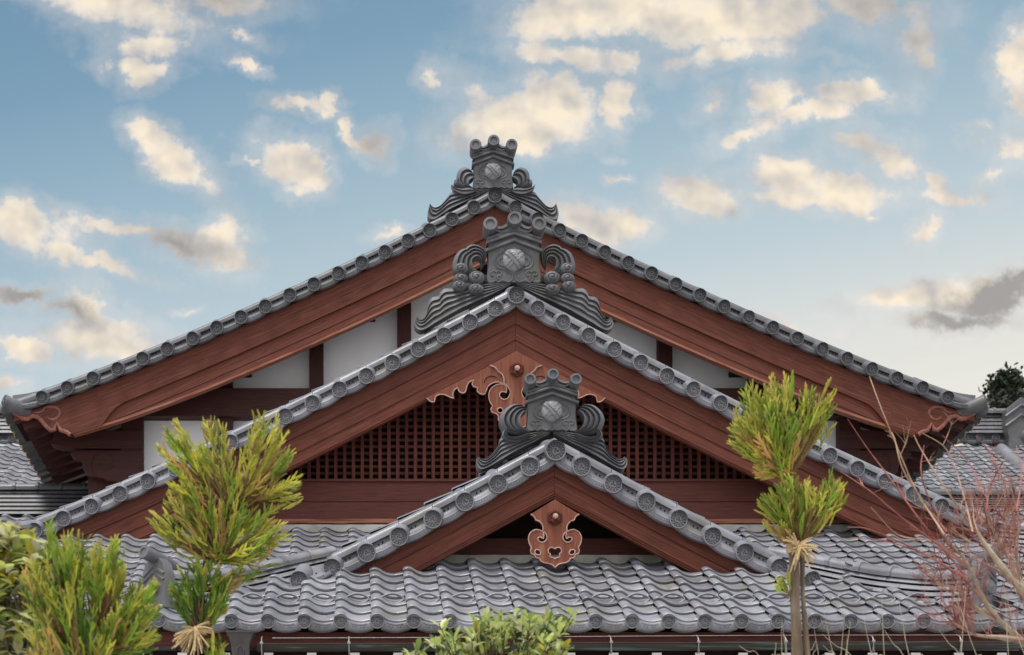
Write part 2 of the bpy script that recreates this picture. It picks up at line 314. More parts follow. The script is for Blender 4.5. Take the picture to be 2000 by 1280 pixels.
# ------------------------------------------------------------------ tile roof surface
US = [0, .035, .09, .17, .25, .33, .41, .5, .62, .75, .87, .95, 1.0]
HS = [.034, .042, .048, .050, .045, .033, .020, .010, .003, .002, .007, .011, .014]
def tile_roof(mb, S, U, w, c0, c1, nrows, L, keep=None, t=.034, m=0):
    """S(q) -> point on the bare slope, q metres up from the eave; U unit vector along the eave; columns c0..c1 of width w.
    One overlapping course per row; every tile gets its own slight tone."""
    U = Vector(U)
    for r in range(nrows):
        A, B = S(r * L), S((r + 1) * L + .08); n = (B - A).cross(U); n = n if n.z > 0 else -n; n.normalize()
        for c in range(c0, c1):
            if keep and not keep(c * w + w / 2, (r + .5) * L): continue
            jt = (random.random() - .5) * .007; jx = random.gauss(0, .0022); xs = [c * w + u * w + jx for u in US]
            fr = [A + U * x + n * (h + t + .004 + jt) for x, h in zip(xs, HS)]
            fr2 = [A + U * x + n * (h + t - .002 + jt) - (B - A).normalized() * .006 for x, h in zip(xs, HS)]
            lo = [A + U * x + n * (h + t - .017 + jt) - (B - A).normalized() * .003 for x, h in zip(xs, HS)]
            bk = [B + U * x + n * (h + .008) for x, h in zip(xs, HS)]
            bu = [B + U * x + n * (h - .030) for x, h in zip(xs, HS)]
            mb.grid([bu, lo, fr2, fr, bk], m, random.random(), flip=True)

# ------------------------------------------------------------------ shared small pieces
def end_tile_mesh(name, r, back=None, tail=.24):
    """round end tile with a beaded rim and three commas; back = direction of its cover-tile barrel"""
    mb = MB(); n = 28
    mb.lathe((0, 0, 0), (0, 1, 0), [(.020, r * .985), (.003, r), (0, r * .975), (0, r * .87), (.015, r * .85), (.015, 0.001)], n, cap=False)
    for k in range(14):
        a = 2 * PI * k / 14; c = Vector((math.cos(a) * r * .70, .008, math.sin(a) * r * .70)); rr = r * .088
        mb.lathe(c, (0, -1, 0), [(-.008, rr), (.003, rr * .95), (.006, rr * .6), (.007, .0005)], 7)
    mb.lathe((0, .0155, 0), (0, -1, 0), [(0, r * .575), (.009, r * .565), (.009, r * .535), (0, r * .525)], 24, cap=False)
    for k in range(3):
        pts = []; rad = []
        for j in range(9):
            f = j / 8; a = 2 * PI * k / 3 + f * 2.7; q = r * (.20 + .25 * f)
            pts.append((math.cos(a) * q, .0105, math.sin(a) * q)); rad.append(r * (.115 * (1 - f) ** .8 + .035))
        mb.tube(pts, rad, 6)
    if back is not None:
        mb.lathe((0, .004, 0), back, [(.0, r * .985), (tail, r * .97)], n, cap=False)
    me = mb.build(name, TILE, None); d = me.data; bpy.data.objects.remove(me); return d
def verge_strip(mb, P, T, N, Ln, r, ybar, mats=(0, 1), y0=.014):
    """sagging front panel, the pan tile behind it, its nail holes and relief; from P along T for Ln"""
    K = 10; Y = Vector((0, 1, 0)); ss = [k / K for k in range(K + 1)]
    nt_ = [-.006 - .020 * math.sin(PI * s) for s in ss]; th = .046
    def pt(s, n, y): return P + T * (s * Ln) + N * n + Y * y
    tn = random.random()
    rows = [[pt(s, n - th, y0 + .05) for s, n in zip(ss, nt_)], [pt(s, n - th, y0 + .003) for s, n in zip(ss, nt_)], [pt(s, n - th + .003, y0) for s, n in zip(ss, nt_)],
            [pt(s, n - .003, y0) for s, n in zip(ss, nt_)], [pt(s, n, y0 + .003) for s, n in zip(ss, nt_)], [pt(s, n + .008, y0 + .03) for s, n in zip(ss, nt_)]]
    mb.grid(rows, 0, tn)
    pan = [[pt(s, n * (1 - f) + nn, yy) for s, n in zip(ss, nt_)] for yy, nn, f in ((y0 + .03, .008, 0), (y0 + .050, .020, .2), (y0 + .066, .040, .3), (y0 + .074, .066, .5), (y0 + .080, .112, .7))]
    mb.grid(pan, 0, tn)
    # recessed relief: frame and curls
    a, b = .30, .78
    def fp(s, f, y): n = -.006 - .020 * math.sin(PI * s); return pt(s, n - th * f, y)
    for (f0) in (.2, .84): mb.tube([fp(a + (b - a) * k / 6, f0, y0) for k in range(7)], .0028, 4, 0, tn)
    for s0 in (a, b): mb.tube([fp(s0, .2, y0), fp(s0, .84, y0)], .0028, 4, 0, tn)
    for k in range(6):
        s0 = a + (b - a) * (k + .5) / 6
        mb.tube([fp(s0 - .028, .7, y0), fp(s0 - .01, .36, y0 - .001), fp(s0 + .02, .45, y0 - .001), fp(s0 + .012, .68, y0)], .0030, 4, 0, tn)
    for s0 in (.44, .56): # nail holes
        c = pt(s0, .046 - .014 * math.sin(PI * s0), y0 + .064)
        mb.lathe(c, (0, -1, .1), [(-.004, .0055), (.004, .0055)], 8, 1)
def bar_segments(mb, zf, dzc, y, r, xs, sgn, m=0):
    """rounded cover bar following the verge, one tile per segment"""
    for a, b in zip(xs[:-1], xs[1:]):
        g = .0022; aa = a + (g if a > 0 else 0); bb = b - g; P = []
        for k in range(4):
            x = aa + (bb - aa) * k / 3; ring = []
            for q in range(9):
                an = PI - PI * q / 8
                ring.append(Vector((sgn * x, y + r * .6 + math.cos(an) * r * 1.75, zf(x) + dzc + math.sin(an) * r)))
            ring = [Vector((sgn * x, y - r * 1.15, zf(x) + dzc - .030))] + ring + [Vector((sgn * x, y + r * 2.35, zf(x) + dzc - .030))]
            P.append(ring)
        t = random.random(); mb.grid(P, m, t, flip=(sgn < 0))
        mb.add(P[0], [tuple(range(len(P[0])))], m, t); mb.add(P[-1], [tuple(range(len(P[0])))], m, t)
def board(mb, zf, x0, x1, sgn, ztop, zbot, y0, y1, m=0, n=40, tone=.5):
    """plank that follows the gable curve: ztop / zbot are offsets (numbers or functions of x) from the curve"""
    ft = ztop if callable(ztop) else (lambda x: ztop); fb_ = zbot if callable(zbot) else (lambda x: zbot)
    xs = list(np.linspace(x0, x1, n)); P = []; uv = []
    def z(x, o): return zf(x) + o
    rows = []
    for x in xs:
        a, b = z(x, ft(x)), z(x, fb_(x))
        rows.append([Vector((sgn * x, y1, a)), Vector((sgn * x, y0, a)), Vector((sgn * x, y0, b)), Vector((sgn * x, y1, b))])
    off = random.random() * 9
    def g(i, j):
        P = [[r[i] for r in rows], [r[j] for r in rows]]; h = (P[0][0] - P[1][0]).length
        uv = [(x * 1.12 + off, off) for x in xs] + [(x * 1.12 + off, off + (P[0][k] - P[1][k]).length) for k, x in enumerate(xs)]
        mb.grid(P, m, tone, flip=(sgn > 0), uv=uv)
    for i, j in ((0, 1), (1, 2), (2, 3), (3, 0)): g(i, j)
    for r in (rows[0], rows[-1]):
        mb.add(r, [(0, 1, 2, 3)], m, tone, [(off, off)] * 4)
def sweep(mb, path, prof, m=0, tone=None, capends=True):
    """stepped profile (side, up) along a 3-D path; side is horizontal"""
    path = [Vector(p) for p in path]; P = []
    for i, p in enumerate(path):
        T = path[min(i + 1, len(path) - 1)] - path[max(i - 1, 0)]; T.z = 0; T.normalize(); S = Vector((T.y, -T.x, 0))
        P.append([p + S * a + Vector((0, 0, b)) for a, b in prof])
    mb.grid(P, m, random.random() if tone is None else tone)
    if capends:
        for r in (P[0], P[-1]): mb.add(r, [tuple(range(len(r)))], m, .5)
def noshi_ridge(mb, path, layers=4, lh=.048, w0=.20, cap_r=.075, band=.26, m=0):
    """ridge of stacked flat tiles with a rounded cover row; joints between the tiles"""
    P = resample(smooth_line(path, 6), 60); d = np.r_[0, np.cumsum(np.linalg.norm(np.diff(P, axis=0), axis=1))]
    def seg(a, b, n=6): return [tuple(np.interp(t, d, P[:, k]) for k in range(3)) for t in np.linspace(a, b, n)]
    tot = d[-1]
    for l in range(layers):
        w = w0 - .021 * l; z0 = l * lh; s = -band * (.5 if l % 2 else 0) * .9
        while s < tot:
            a, b = max(s + .0015, 0), min(s + band * 1.1 - .0015, tot); s += band * 1.1
            if b - a < .02: continue
            hp_ = [(w - .05, z0 + .009), (w - .002, z0 + .009), (w, z0 + .012), (w - .019, z0 + lh * .84), (w - .024, z0 + lh * .90), (w - .048, z0 + lh * .92)]
            sweep(mb, seg(a, b), [(-x, z) for x, z in hp_] + [(x, z) for x, z in reversed(hp_)], m)
    zt = layers * lh; r = cap_r; s = 0
    capp = [(-r * 1.4, zt - .002), (-r * 1.4, zt + r * .45)] + [(math.cos(a) * r * 1.22, zt + r * .45 + math.sin(a) * r * .75) for a in [PI - PI * k / 8 for k in range(9)]] + [(r * 1.4, zt + r * .45), (r * 1.4, zt - .002)]
    while s < tot - .03:
        a, b = s + .001, min(s + band * 1.02 - .001, tot); s += band * 1.02; sweep(mb, seg(a, b), capp, m)
        if b - a > .15:
            bp = [(x * 1.10, zt + (z - zt) * 1.14 + .002) for x, z in capp]; sweep(mb, seg(b - .035, b - .004, 3), bp, m)

# ------------------------------------------------------------------ ridge-end ornaments
def loft_fold(mb, A, B, K, yf, thick, amp, sgn, n=26, root=.5, m=0):
    A = resample(smooth_line(A, 5), n); B = resample(smooth_line(B, 5), n); rows = []; q = 6
    for i in range(n):
        t = i / (n - 1); e = amp * .72 * (root + (1 - root) * min(1, 4 * t)) * min(1, (1 - t) * 6 + .15)
        ring = []
        for k in range(K * q + 1):
            s = k / (K * q); fr = (s * K) % 1.0
            h = fr ** .8 + .05 if k < K * q else 1
            p = A[i] * (1 - s) + B[i] * s
            ring.append(Vector((sgn * p[0], yf - e * h - .01 * math.sin(PI * s), p[1])))
        ring += [Vector((sgn * B[i][0], yf + thick, B[i][1])), Vector((sgn * A[i][0], yf + thick, A[i][1])), Vector((sgn * A[i][0], yf + .004, A[i][1]))]
        rows.append(ring)
    rows = [r + [r[0]] for r in rows]
    mb.grid(rows, m, .5, flip=(sgn < 0))
    for r in (rows[0], rows[-1]): mb.add(r[:-1], [tuple(range(len(r) - 1))], m)
def snail(mb, x, z, rx, rz, yf, hh, turns, hand, m=0):
    rows = []; NR, NA = 14, 40
    for i in range(NR + 1):
        q = i / NR; ring = []
        for j in range(NA + 1):
            a = 2 * PI * j / NA; base = hh * math.sqrt(max(0, 1 - q ** 2.6))
            ph = (q * turns - hand * a / (2 * PI)) % 1.0
            gro = .30 * hh * (1 - min(1, abs(ph - .5) * 5)) if q > .10 else 0
            ring.append(Vector((x + rx * q * math.cos(a), yf - base + max(gro, 0) * (1 - q * .4) - .25 * hh * (1 - q), z + rz * q * math.sin(a))))
        rows.append(ring)
    mb.grid(rows, m, .5, flip=True)
def medallion(mb, x, z, r, yf, m=0):
    rows = []; n = 44
    for i in range(n + 1):
        row = []
        for j in range(n + 1):
            u, v = 2 * i / n - 1, 2 * j / n - 1
            # square to disc
            xx, zz = u * math.sqrt(1 - v * v / 2), v * math.sqrt(1 - u * u / 2); q2 = min(1, xx * xx + zz * zz)
            h = .62 * math.sqrt(1 - q2 * .98)
            for sgn, lift in ((1, .24), (-1, .13)):
                a = (xx + sgn * zz) / math.sqrt(2); b = (xx - sgn * zz) / math.sqrt(2)
                wdt = .30 + .07 * b
                if abs(a) < wdt: h = max(h, .62 * math.sqrt(1 - q2 * .98) + lift * (1 if abs(a) > .03 else .1) * (1 - .35 * ((abs(a) * 9 + b * 6) % 1)))
                if sgn == 1 and abs(a) < wdt: break
            row.append(Vector((x + r * xx, yf - r * h, z + r * zz)))
        rows.append(row)
    mb.grid(rows, m, .5, flip=False)
def ornament(parent, zc0, ux, uz, br, y0, fins, mats, tilt=0):
    """crest plate with mouldings, medallion, three barrel tiles and the two side fins. zc0 height of the plate foot, ux width of plate"""
    def U(u, v): return (u * ux, zc0 + v * uz)
    half = [(-.5, 0), (-.482, .15), (-.462, .29), (-.465, .43), (-.475, .52), (-.46, .60), (-.46, .70)]
    outl = [U(*p) for p in half] + [U(0, .88)] + [U(-a, b) for a, b in reversed(half)]
    pl = plate2d('ridge_end_ornament', [outl], y0 - .02, .13, .006, [mats[0]], parent)
    mb = MB()
    def band(v0, v1, hw, rise, yf):
        P = []
        for u in (-hw, -hw * .5, 0, hw * .5, hw):
            d = rise * (1 - abs(u) / hw); (x, za), (_, zb) = U(u, v0 + d), U(u, v1 + d)
            P.append([Vector((x, y0 + .08, za)), Vector((x, yf + .006, za)), Vector((x, yf, za + .006)), Vector((x, yf, zb - .008)), Vector((x, yf + .008, zb)), Vector((x, y0 + .08, zb)), Vector((x, y0 + .08, za))])
        mb.grid(P, 0, .5, flip=True)
        for r in (P[0], P[-1]): mb.add(r[:-1], [tuple(range(6))])
    band(.495, .555, .515, .185, y0 - .050); band(.63, .685, .50, .16, y0 - .058); band(.70, .76, .48, .15, y0 - .045)
    # relief scrolls
    S = 1 / 590
    curves = [[(800, 450), (770, 478), (735, 495), (706, 540), (712, 595), (750, 628), (805, 640)], [(792, 520), (757, 540), (750, 580), (795, 612)],
              [(812, 436), (850, 420), (880, 402), (908, 385)], [(805, 640), (850, 665), (893, 692), (888, 740), (845, 765), (790, 748), (742, 768), (716, 748), (690, 766), (642, 768), (624, 745)],
              [(672, 705), (660, 675), (695, 655), (720, 668), (748, 655), (776, 676), (764, 706), (735, 702), (738, 745)], [(672, 705), (705, 702), (704, 745)]]
    for c in curves:
        for sg in (1, -1):
            pts = [(sg * p[0], y0 - .019, p[1]) for p in [U((a - 908) * S, (770 - b) * S) for a, b in smooth_line(c, 4)]]
            mb.tube(pts, .0085 * ux / .40, 6)
    # scalloped tiles between the barrels
    for sg in (1, -1):
        up = [(-.40, .99), (-.33, .93), (-.22, .93), (-.12, .99), (-.05, 1.04)]; lo = [(-.02, .90), (-.08, .86), (-.16, .83), (-.25, .82), (-.33, .85), (-.40, .80)]
        P = []
        a = resample(smooth_line([U(sg * p, q) for p, q in up], 4), 12); b = resample(smooth_line([U(sg * p, q) for p, q in reversed(lo)], 4), 12)
        for i in range(12):
            ring = [Vector((a[i][0], y0 - .005, a[i][1])), Vector((a[i][0], y0 - .050, a[i][1])), Vector(((a[i] * .62 + b[i] * .38)[0], y0 - .054, (a[i] * .62 + b[i] * .38)[1])), Vector(((a[i] * .55 + b[i] * .45)[0], y0 - .054 + (.02 if 4 <= i <= 8 else 0), (a[i] * .55 + b[i] * .45)[1])), Vector(((a[i] * .35 + b[i] * .65)[0], y0 - .054 + (.02 if 4 <= i <= 8 else 0), (a[i] * .35 + b[i] * .65)[1])), Vector(((a[i] * .28 + b[i] * .72)[0], y0 - .054, (a[i] * .28 + b[i] * .72)[1])), Vector((b[i][0], y0 - .050, b[i][1])), Vector((b[i][0], y0 - .005, b[i][1]))]
            P.append(ring)
        mb.grid(P, 0, .5, flip=(sg > 0))
    mo = mb.build('relief_carving', [mats[0]], pl)
    mb = MB(); x, z = U(0, .375); medallion(mb, x, z, .208 * ux, y0 - .012); mb.build('medallion', [SILVER], pl, smooth=22)
    for u, v in ((-.44, 1.02), (0, 1.115), (.44, 1.02)):
        x, z = U(u, v); r = br * ux; mb = MB(); z -= .12 * (z - HC) / (parent.location.y + y0)
        d = Vector((-.10 * u, 1, -.10)).normalized(); Ln = .20
        mb.lathe((x, y0 - .12, z), d, [(.014, .001), (.014, r * .58), (.0, r * .62), (.0, r * .94), (.012, r), (Ln, r * .98), (Ln, .001)], 28, cap=False)
        mb.build('barrel_tile', [mats[0]], pl)
    for sg in (1, -1):
        mb = MB(); fins(mb, sg, y0); mb.build('side_fin', [mats[0]], pl, smooth=45)
    return pl

# ------------------------------------------------------------------ gable data (read off the photograph, halves averaged)
def table(D, apex, left, right):
    s = F / D; out_ = []
    for k in range(max(len(left), len(right))):
        v = []
        if k < len(left) and left[k]: v.append(((apex[0] - left[k][0]) / s, HC + (VY - left[k][1]) / s))
        if k < len(right) and right[k]: v.append(((right[k][0] - apex[0]) / s, HC + (VY - right[k][1]) / s))
        out_.append((sum(a for a, _ in v) / len(v), sum(b for _, b in v) / len(v)))
    return out_
D1, D2, D3 = 14.07, 17.35, 19.9
T1 = table(D1, (1085, 880), [(1033, 913), (974, 946), (908, 981), (845, 1015), (779, 1048), (720, 1080), (652, 1110), (585, 1135)],
           [(1134, 912), (1198, 946), (1262, 981), (1325, 1015), (1391, 1050), (1458, 1081), (1525, 1110), (1588, 1133)])
T2 = table(D2, (1008, 578), [(967, 604), (918, 630), (868, 656), (817, 683), (765, 709), (715, 734), (663, 759), (610, 785), (557, 811), (504, 837), (450, 862), (396, 888), (342, 913), (288, 937), (232, 962), (176, 986), (120, 1010), (65, 1032)],
           [(1050, 604), (1100, 631), (1150, 657), (1200, 684), (1250, 710), (1302, 737), (1354, 764), (1407, 792), (1459, 817), (1512, 843), (1566, 868), (1620, 894), (1673, 920), (1728, 945), (1780, 969), (1835, 994), (1890, 1018), (1946, 1042)])
T3 = table(D3, (968, 384), [(929, 406), (886, 429), (841, 450), (797, 470), (753, 491), (706, 512), (661, 531), (613, 552), (565, 573), (517, 595), (469, 614), (421, 635), (373, 657), (323, 677), (274, 696), (225, 716), (174, 735), (124, 753), (74, 772)],
           [(1010, 407), (1053, 430), (1095, 452), (1137, 473), (1183, 496), (1227, 517), (1273, 539), (1320, 561), (1366, 582), (1413, 604), (1461, 627), (1507, 647), (1554, 667), (1603, 688), (1650, 707), (1698, 727), (1744, 745), (1794, 764), (1842, 783)])
def curve_fit(T, deg):
    xs = np.array([a for a, _ in T]); zs = np.array([b for _, b in T]); p = np.polyfit(xs, zs, deg); x1 = xs[-1]
    sl = np.polyval(np.polyder(p), x1); z1 = np.polyval(p, x1)
    return lambda x: float(np.polyval(p, x)) if x <= x1 else float(z1 + sl * (x - x1))
zf1, zf2, zf3 = curve_fit(T1[:-2], 3), curve_fit(T2, 4), curve_fit(T3, 4)

def lastpos(D, sg, x, z, yo=-.30):
    k = (D + yo) / D; return ((AX + sg * x) * k - AX, yo, HC + (z - HC) * k)
def gable(parent, D, T, apex_up, zf, r, bar_r, bar_y, bar_dz, tile_mats, disc_mat, last_bar=0):
    """both verges of a gable: round end tiles, sagging panels, cover bar"""
    disc = end_tile_mesh('end_tile', r, (0, .9, .42)); disc.materials.clear(); disc.materials.append(disc_mat)
    discL = []
    for sg in (-1, 1):
        mb = MB(); pts = [(0, zf(0) + apex_up)] + T
        for i in range(len(pts) - 1):
            (xa, za), (xb, zb) = pts[i], pts[i + 1]
            A, B = Vector((sg * xa, 0, za - (apex_up * .55 if i == 0 else 0))), Vector(lastpos(D, sg, xb, zb) if last_bar and i == len(pts) - 2 else (sg * xb, 0, zb)); Tn = (B - A); Ln = Tn.length; Tn.normalize(); Nn = Vector((-Tn.z, 0, Tn.x))
            if Nn.z < 0: Nn = -Nn
            # reversed for the left so panels sag alike
            verge_strip(mb, A, Tn, Nn, Ln, r, bar_y - .045)
        xs = [0] + [a for a, _ in T[:len(T) - last_bar]]
        bar_segments(mb, zf, bar_dz, bar_y, bar_r, xs, sg)
        vo = mb.build('verge_tiles', [tile_mats, BLACK], parent, smooth=50)
        for i, (xa, za) in enumerate(([pts[0]] if sg == -1 else []) + T):
            o = link('end_tile', disc, vo, lastpos(D, sg, xa, za) if last_bar and xa == T[-1][0] else (sg * xa, -.012 if xa > 0 else -.03, za))
            ang = random.uniform(-.45, .45)
            # outward lean of each cover tile, emblem turned a little
            o.rotation_mode = 'YXZ'; o.rotation_euler = (random.gauss(0, .02), ang, sg * .10 + random.gauss(0, .02) if xa > 0 else 0)
            if xa == 0: o.scale = (1.09, 1.5, 1.09)
    return disc
def main_roof(parent, zf, xe, ylen, dzr, mat_, y0=.30):
    """the long tiled slopes running back from the gable (columns run down the slope)"""
    for sg in (-1, 1):
        mb = MB(); xs = np.linspace(xe, 0, 200); zz = np.array([zf(x) + dzr for x in xs]); d = np.r_[0, np.cumsum(np.hypot(np.diff(xs), np.diff(zz)))]
        def S(q, sg=sg): return Vector((sg * float(np.interp(q, d, xs)), y0, float(np.interp(q, d, zz))))
        tile_roof(mb, S, (0, 1, 0), .25, 0, max(1, int(ylen / .25)), int(d[-1] / .23), .23)
        mb.build('tile_roof', [mat_], parent, smooth=50)
def wall_box(name, parent, c, d, m, axis=None, tone=.5):
    mb = MB(); mb.box(c, d, 0, tone, axis=axis); return mb.build(name, [m], parent)
def hip_roof(parent, w, xw, y_top, z_top, run, slope, rows, mat_, phase, hipx, lift=.0, liftx=9, guards=0, disc_r=.049, eave_discs=True):
    """skirt roof in front of a gable wall, hips at 45 degrees; returns the part"""
    th = math.atan(slope); Ls = run / math.cos(th); L = Ls / rows; ye = y_top - run; ze = z_top - run * slope
    def up(x): return lift * max(0, (abs(x) - liftx) / 1.0) ** 2 if abs(x) > liftx else 0
    mb = MB(); c0 = int(math.floor((-xw - phase) / w)); c1 = int(math.ceil((xw - phase) / w))
    def hx(q): return hipx + (run - q * math.cos(th))
    for c in range(c0, c1):
        xc = phase + (c + .5) * w; dz = up(xc)
        def S(q, dz=dz): return Vector((phase, ye + q * math.cos(th), ze + q * math.sin(th) + dz * max(0, 1 - q / Ls)))
        tile_roof(mb, S, (1, 0, 0), w, c, c + 1, rows, L, keep=lambda x, q, xc=xc: abs(xc) < hx(q) + .02)
        # eave front: curved face under each pan with a sunk relief
        if eave_discs and abs(xc) < xw:
            P = []; n = 12; tn = random.random()
            for k in range(n + 1):
                s_ = .27 + .80 * k / n; h = -.012 - .030 * math.sin(PI * k / n) ; x = phase + (c + s_) * w; zt = ze + dz + float(np.interp(min(s_, 1), US, HS)) + .012
                zb = ze + dz - .022 - .020 * math.sin(PI * k / n)
                P.append([Vector((x, ye + .03, zb)), Vector((x, ye - .020, zb)), Vector((x, ye - .024, zb + .004)), Vector((x, ye - .024, zt - .003)), Vector((x, ye - .018, zt + .004)), Vector((x, ye + .05, zt + .02))])
            mb.grid(P, 0, tn, flip=True)
            def fp(s_, f): k = (s_ - .27) / .80; zt = ze + dz + float(np.interp(min(s_, 1), US, HS)) + .012; zb = ze + dz - .022 - .02 * math.sin(PI * k); return Vector((phase + (c + s_) * w, ye - .025, zb + (zt - zb) * f))
            for f in (.25, .8): mb.tube([fp(.42 + .46 * k / 5, f) for k in range(6)], .0028, 4, 0, tn)
            for e in (.42, .88): mb.tube([fp(e, .25), fp(e, .8)], .0028, 4, 0, tn)
            for e in (.50, .58, .72, .80): mb.tube([fp(e - .03, .4), fp(e, .65), fp(e + .03, .4)], .003, 4, 0, tn)
    ro = mb.build('tile_roof', [mat_], parent, smooth=50)
    if eave_discs:
        dm = end_tile_mesh('eave_end_tile', disc_r, (0, .92, .40), .10); dm.materials.clear(); dm.materials.append(mat_)
        for c in range(c0, c1 + 1):
            x = phase + (c + .16) * w
            if abs(x) < xw - .05: link('eave_end_tile', dm, ro, (x, ye - .034, ze + up(x) + .026))
    if guards:
        g = MB(); n = 26; P = []
        for k in range(n):
            a = 2 * PI * k / n; cx, cz = math.cos(a), math.sin(a)
            e = abs(cx) ** 1.5; P.append(Vector((.080 * cx, .016 * cz, .040 * cz * (1 - .35 * e) + .008)))
        ring = []
        for k in range(n):
            T = (P[(k + 1) % n] - P[k - 1]).normalized(); u = Vector((0, 1, 0)); w_ = T.cross(u); rr = .0085
            ring.append([P[k] + (u * math.cos(b) * 1.5 + w_ * math.sin(b)) * rr for b in [2 * PI * j / 6 for j in range(7)]])
        g.grid(ring, 0, .5, closeu=True); gm = g.build('snow_guard', [mat_], None); gd = gm.data; bpy.data.objects.remove(gm)
        q = L * (guards + .35)
        for c in range(c0, c1):
            x = phase + (c + .62) * w
            if abs(x) < hx(q) - .1: link('snow_guard', gd, ro, (x, ye + q * math.cos(th), ze + q * math.sin(th) + up(x) * (1 - q / Ls) + .046))
    return ro
def hip_ridge(parent, sg, pts, layers, lh, w0, cap_r, barrel=True, end=True, mat_=None, osc=.75):
    P = [Vector((sg * p[0], p[1], p[2])) for p in pts]; mb = MB(); noshi_ridge(mb, P, layers, lh, w0, cap_r)
    hr = mb.build('hip_ridge', [mat_ or TILE], parent, smooth=40)
    T = (P[-1] - P[-2]); T.z = 0; T.normalize(); S = Vector((T.y, -T.x, 0)); e = P[-1]; h = layers * lh + cap_r * 1.3
    if end:
        mb = MB()
        o2 = [(-.16, -.03), (-.15, .10), (-.17, .18), (-.12, h + .02), (0, h + .10), (.12, h + .02), (.17, .18), (.15, .10), (.16, -.03)]
        rows = [[e + S * a * f * osc + Vector((0, 0, b)) + T * d for a, b in o2] for d, f in ((-.04, 1), (.03, 1), (.045, .93))]
        mb.grid([r + [r[0]] for r in rows], 0, .5)
        mb.add(rows[2], [tuple(range(9))]); mb.add(rows[0], [tuple(range(8, -1, -1))])
        mb.lathe(e + Vector((0, 0, h * .45)) + T * .045, T, [(0, .055), (.03, .045), (.04, .001)], 18, cap=False)
        for v in (.62, .78): mb.tube([e + S * (-.13 * osc) + Vector((0, 0, h * v)) + T * .045, e + Vector((0, 0, h * v + .06)) + T * .045, e + S * .13 * osc + Vector((0, 0, h * v)) + T * .045], .011, 6)
        mb.build('end_ornament', [TILE_D], hr, smooth=35)
    if barrel:
        mb = MB(); d = (T + Vector((0, 0, .16))).normalized(); r = .046
        mb.lathe(e + Vector((0, 0, h + .035)) - T * .16, d, [(0, r * .9), (.30, r), (.312, r * .95), (.312, r * .62), (.303, r * .55), (.303, .001)], 22, cap=False)
        mb.build('barrel_tile', [TILE_D], hr)
    return hr

# =================================================================== FRONT: entrance porch
H1 = empty('entrance_porch', (AX, D1, 0), 'small front gable porch with a silver tiled skirt roof and heart-holed pendant', 'building')
s1 = F / D1
gable(H1, D1, T1, .012, zf1, .068, .052, .12, .097, TILE, TILE, last_bar=1)
main_roof(H1, zf1, 1.72, 2.9, .13, TILE)
# bargeboards: outer plank, main plank, two fine mouldings; ends cut level above the lower roof
def cut(zf, zmin, o): return lambda x: max(o, min(zmin - zf(x), o + 9)) if zf(x) + o < zmin else o
zc1 = HC + (VY - 1128) / (F / (D1 + .09))
for sg in (-1, 1):
    for nm, a, b, y0, y1, xe, tn in (('bargeboard', -.055, -.150, .075, .16, 1.86, .25), ('bargeboard', -.150, -.268, .088, .15, 1.74, .75)):
        mb = MB(); zb = lambda x, b=b, a=a: min(a - .002, max(b, zc1 - zf1(x)))
        xe2 = next((x for x in np.arange(.8, xe, .005) if zf1(x) + a < zc1 + .004), xe)
        board(mb, zf1, 0.001, xe2, sg, a, zb, y0, y1, 0, tone=tn)
        if nm == 'bargeboard' and a == -.150:
            for (a2, b2, yy) in ((-.268, -.283, .096), (-.283, -.300, .105)):
                xe3 = next((x for x in np.arange(.8, xe, .005) if zf1(x) + a2 < zc1 + .004), xe)
                board(mb, zf1, .001, xe3, sg, a2, lambda x, b2=b2, a2=a2: min(a2 - .001, max(b2, zc1 - zf1(x))), yy, .15, 0, tone=.65)
        mb.build(nm, [RED], H1)
mb = MB()   # soffit and dark gable wall
for sg in (-1, 1): board(mb, zf1, 0, 1.83, sg, -.02, -.055, .10, .62, 0)
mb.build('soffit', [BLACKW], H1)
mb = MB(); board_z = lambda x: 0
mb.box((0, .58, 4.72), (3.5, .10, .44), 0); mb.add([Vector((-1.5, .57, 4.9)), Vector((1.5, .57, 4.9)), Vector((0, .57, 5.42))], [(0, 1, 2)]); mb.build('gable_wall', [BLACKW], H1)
wall_box('tie_beam', H1, (0, .50, HC + (VY - 1072) / (F / (D1 + .45))), (2.6, .12, .15), DARK, tone=.1)
# pendant
def pend1(cx, cy): s = F / (D1 + .07); return ((1000 + cx / 8 - 1083.7) / s, HC + (VY - (960 + cy / 8)) / s)
hl = [(668, 140), (290, 372)]; sc_ = [(290, 372), (330, 392), (358, 430), (372, 462), (420, 478), (462, 520), (484, 570), (482, 620), (470, 640), (430, 620), (370, 613), (310, 640), (272, 688), (257, 750), (272, 830), (303, 890), (290, 935), (305, 985), (350, 1002), (372, 1046), (425, 1060), (450, 1100), (500, 1127), (570, 1140), (630, 1163), (668, 1205)]
left = [pend1(668, 138)] + [pend1(*p) for p in smooth_line(sc_, 3)]
outer = left + [(-a, b) for a, b in reversed(left[1:-1])]
comma = smooth_line([(490, 648), (528, 680), (546, 735), (525, 785), (478, 812), (430, 800), (402, 765), (418, 733), (455, 733), (484, 752), (497, 715)], 3, True)
clover = smooth_line([(668, 915), (640, 893), (598, 893), (568, 925), (572, 975), (600, 990), (590, 1030), (622, 1048), (652, 1056), (668, 1075)], 3)
smallh = smooth_line([(380, 925), (420, 930), (446, 965), (440, 1000), (395, 1005), (362, 985), (358, 945)], 3, True)
def mir(c): return [(-a, b) for a, b in reversed(c)]
cm, sm_ = [pend1(*p) for p in comma], [pend1(*p) for p in smallh]
cl = [pend1(*p) for p in clover]; cl = cl + [(-a, b) for a, b in reversed(cl[1:-1])]
pen = plate2d('gable_pendant', [outer, cm, mir(cm), sm_, mir(sm_), cl], .045, .05, .003, PEND, H1)
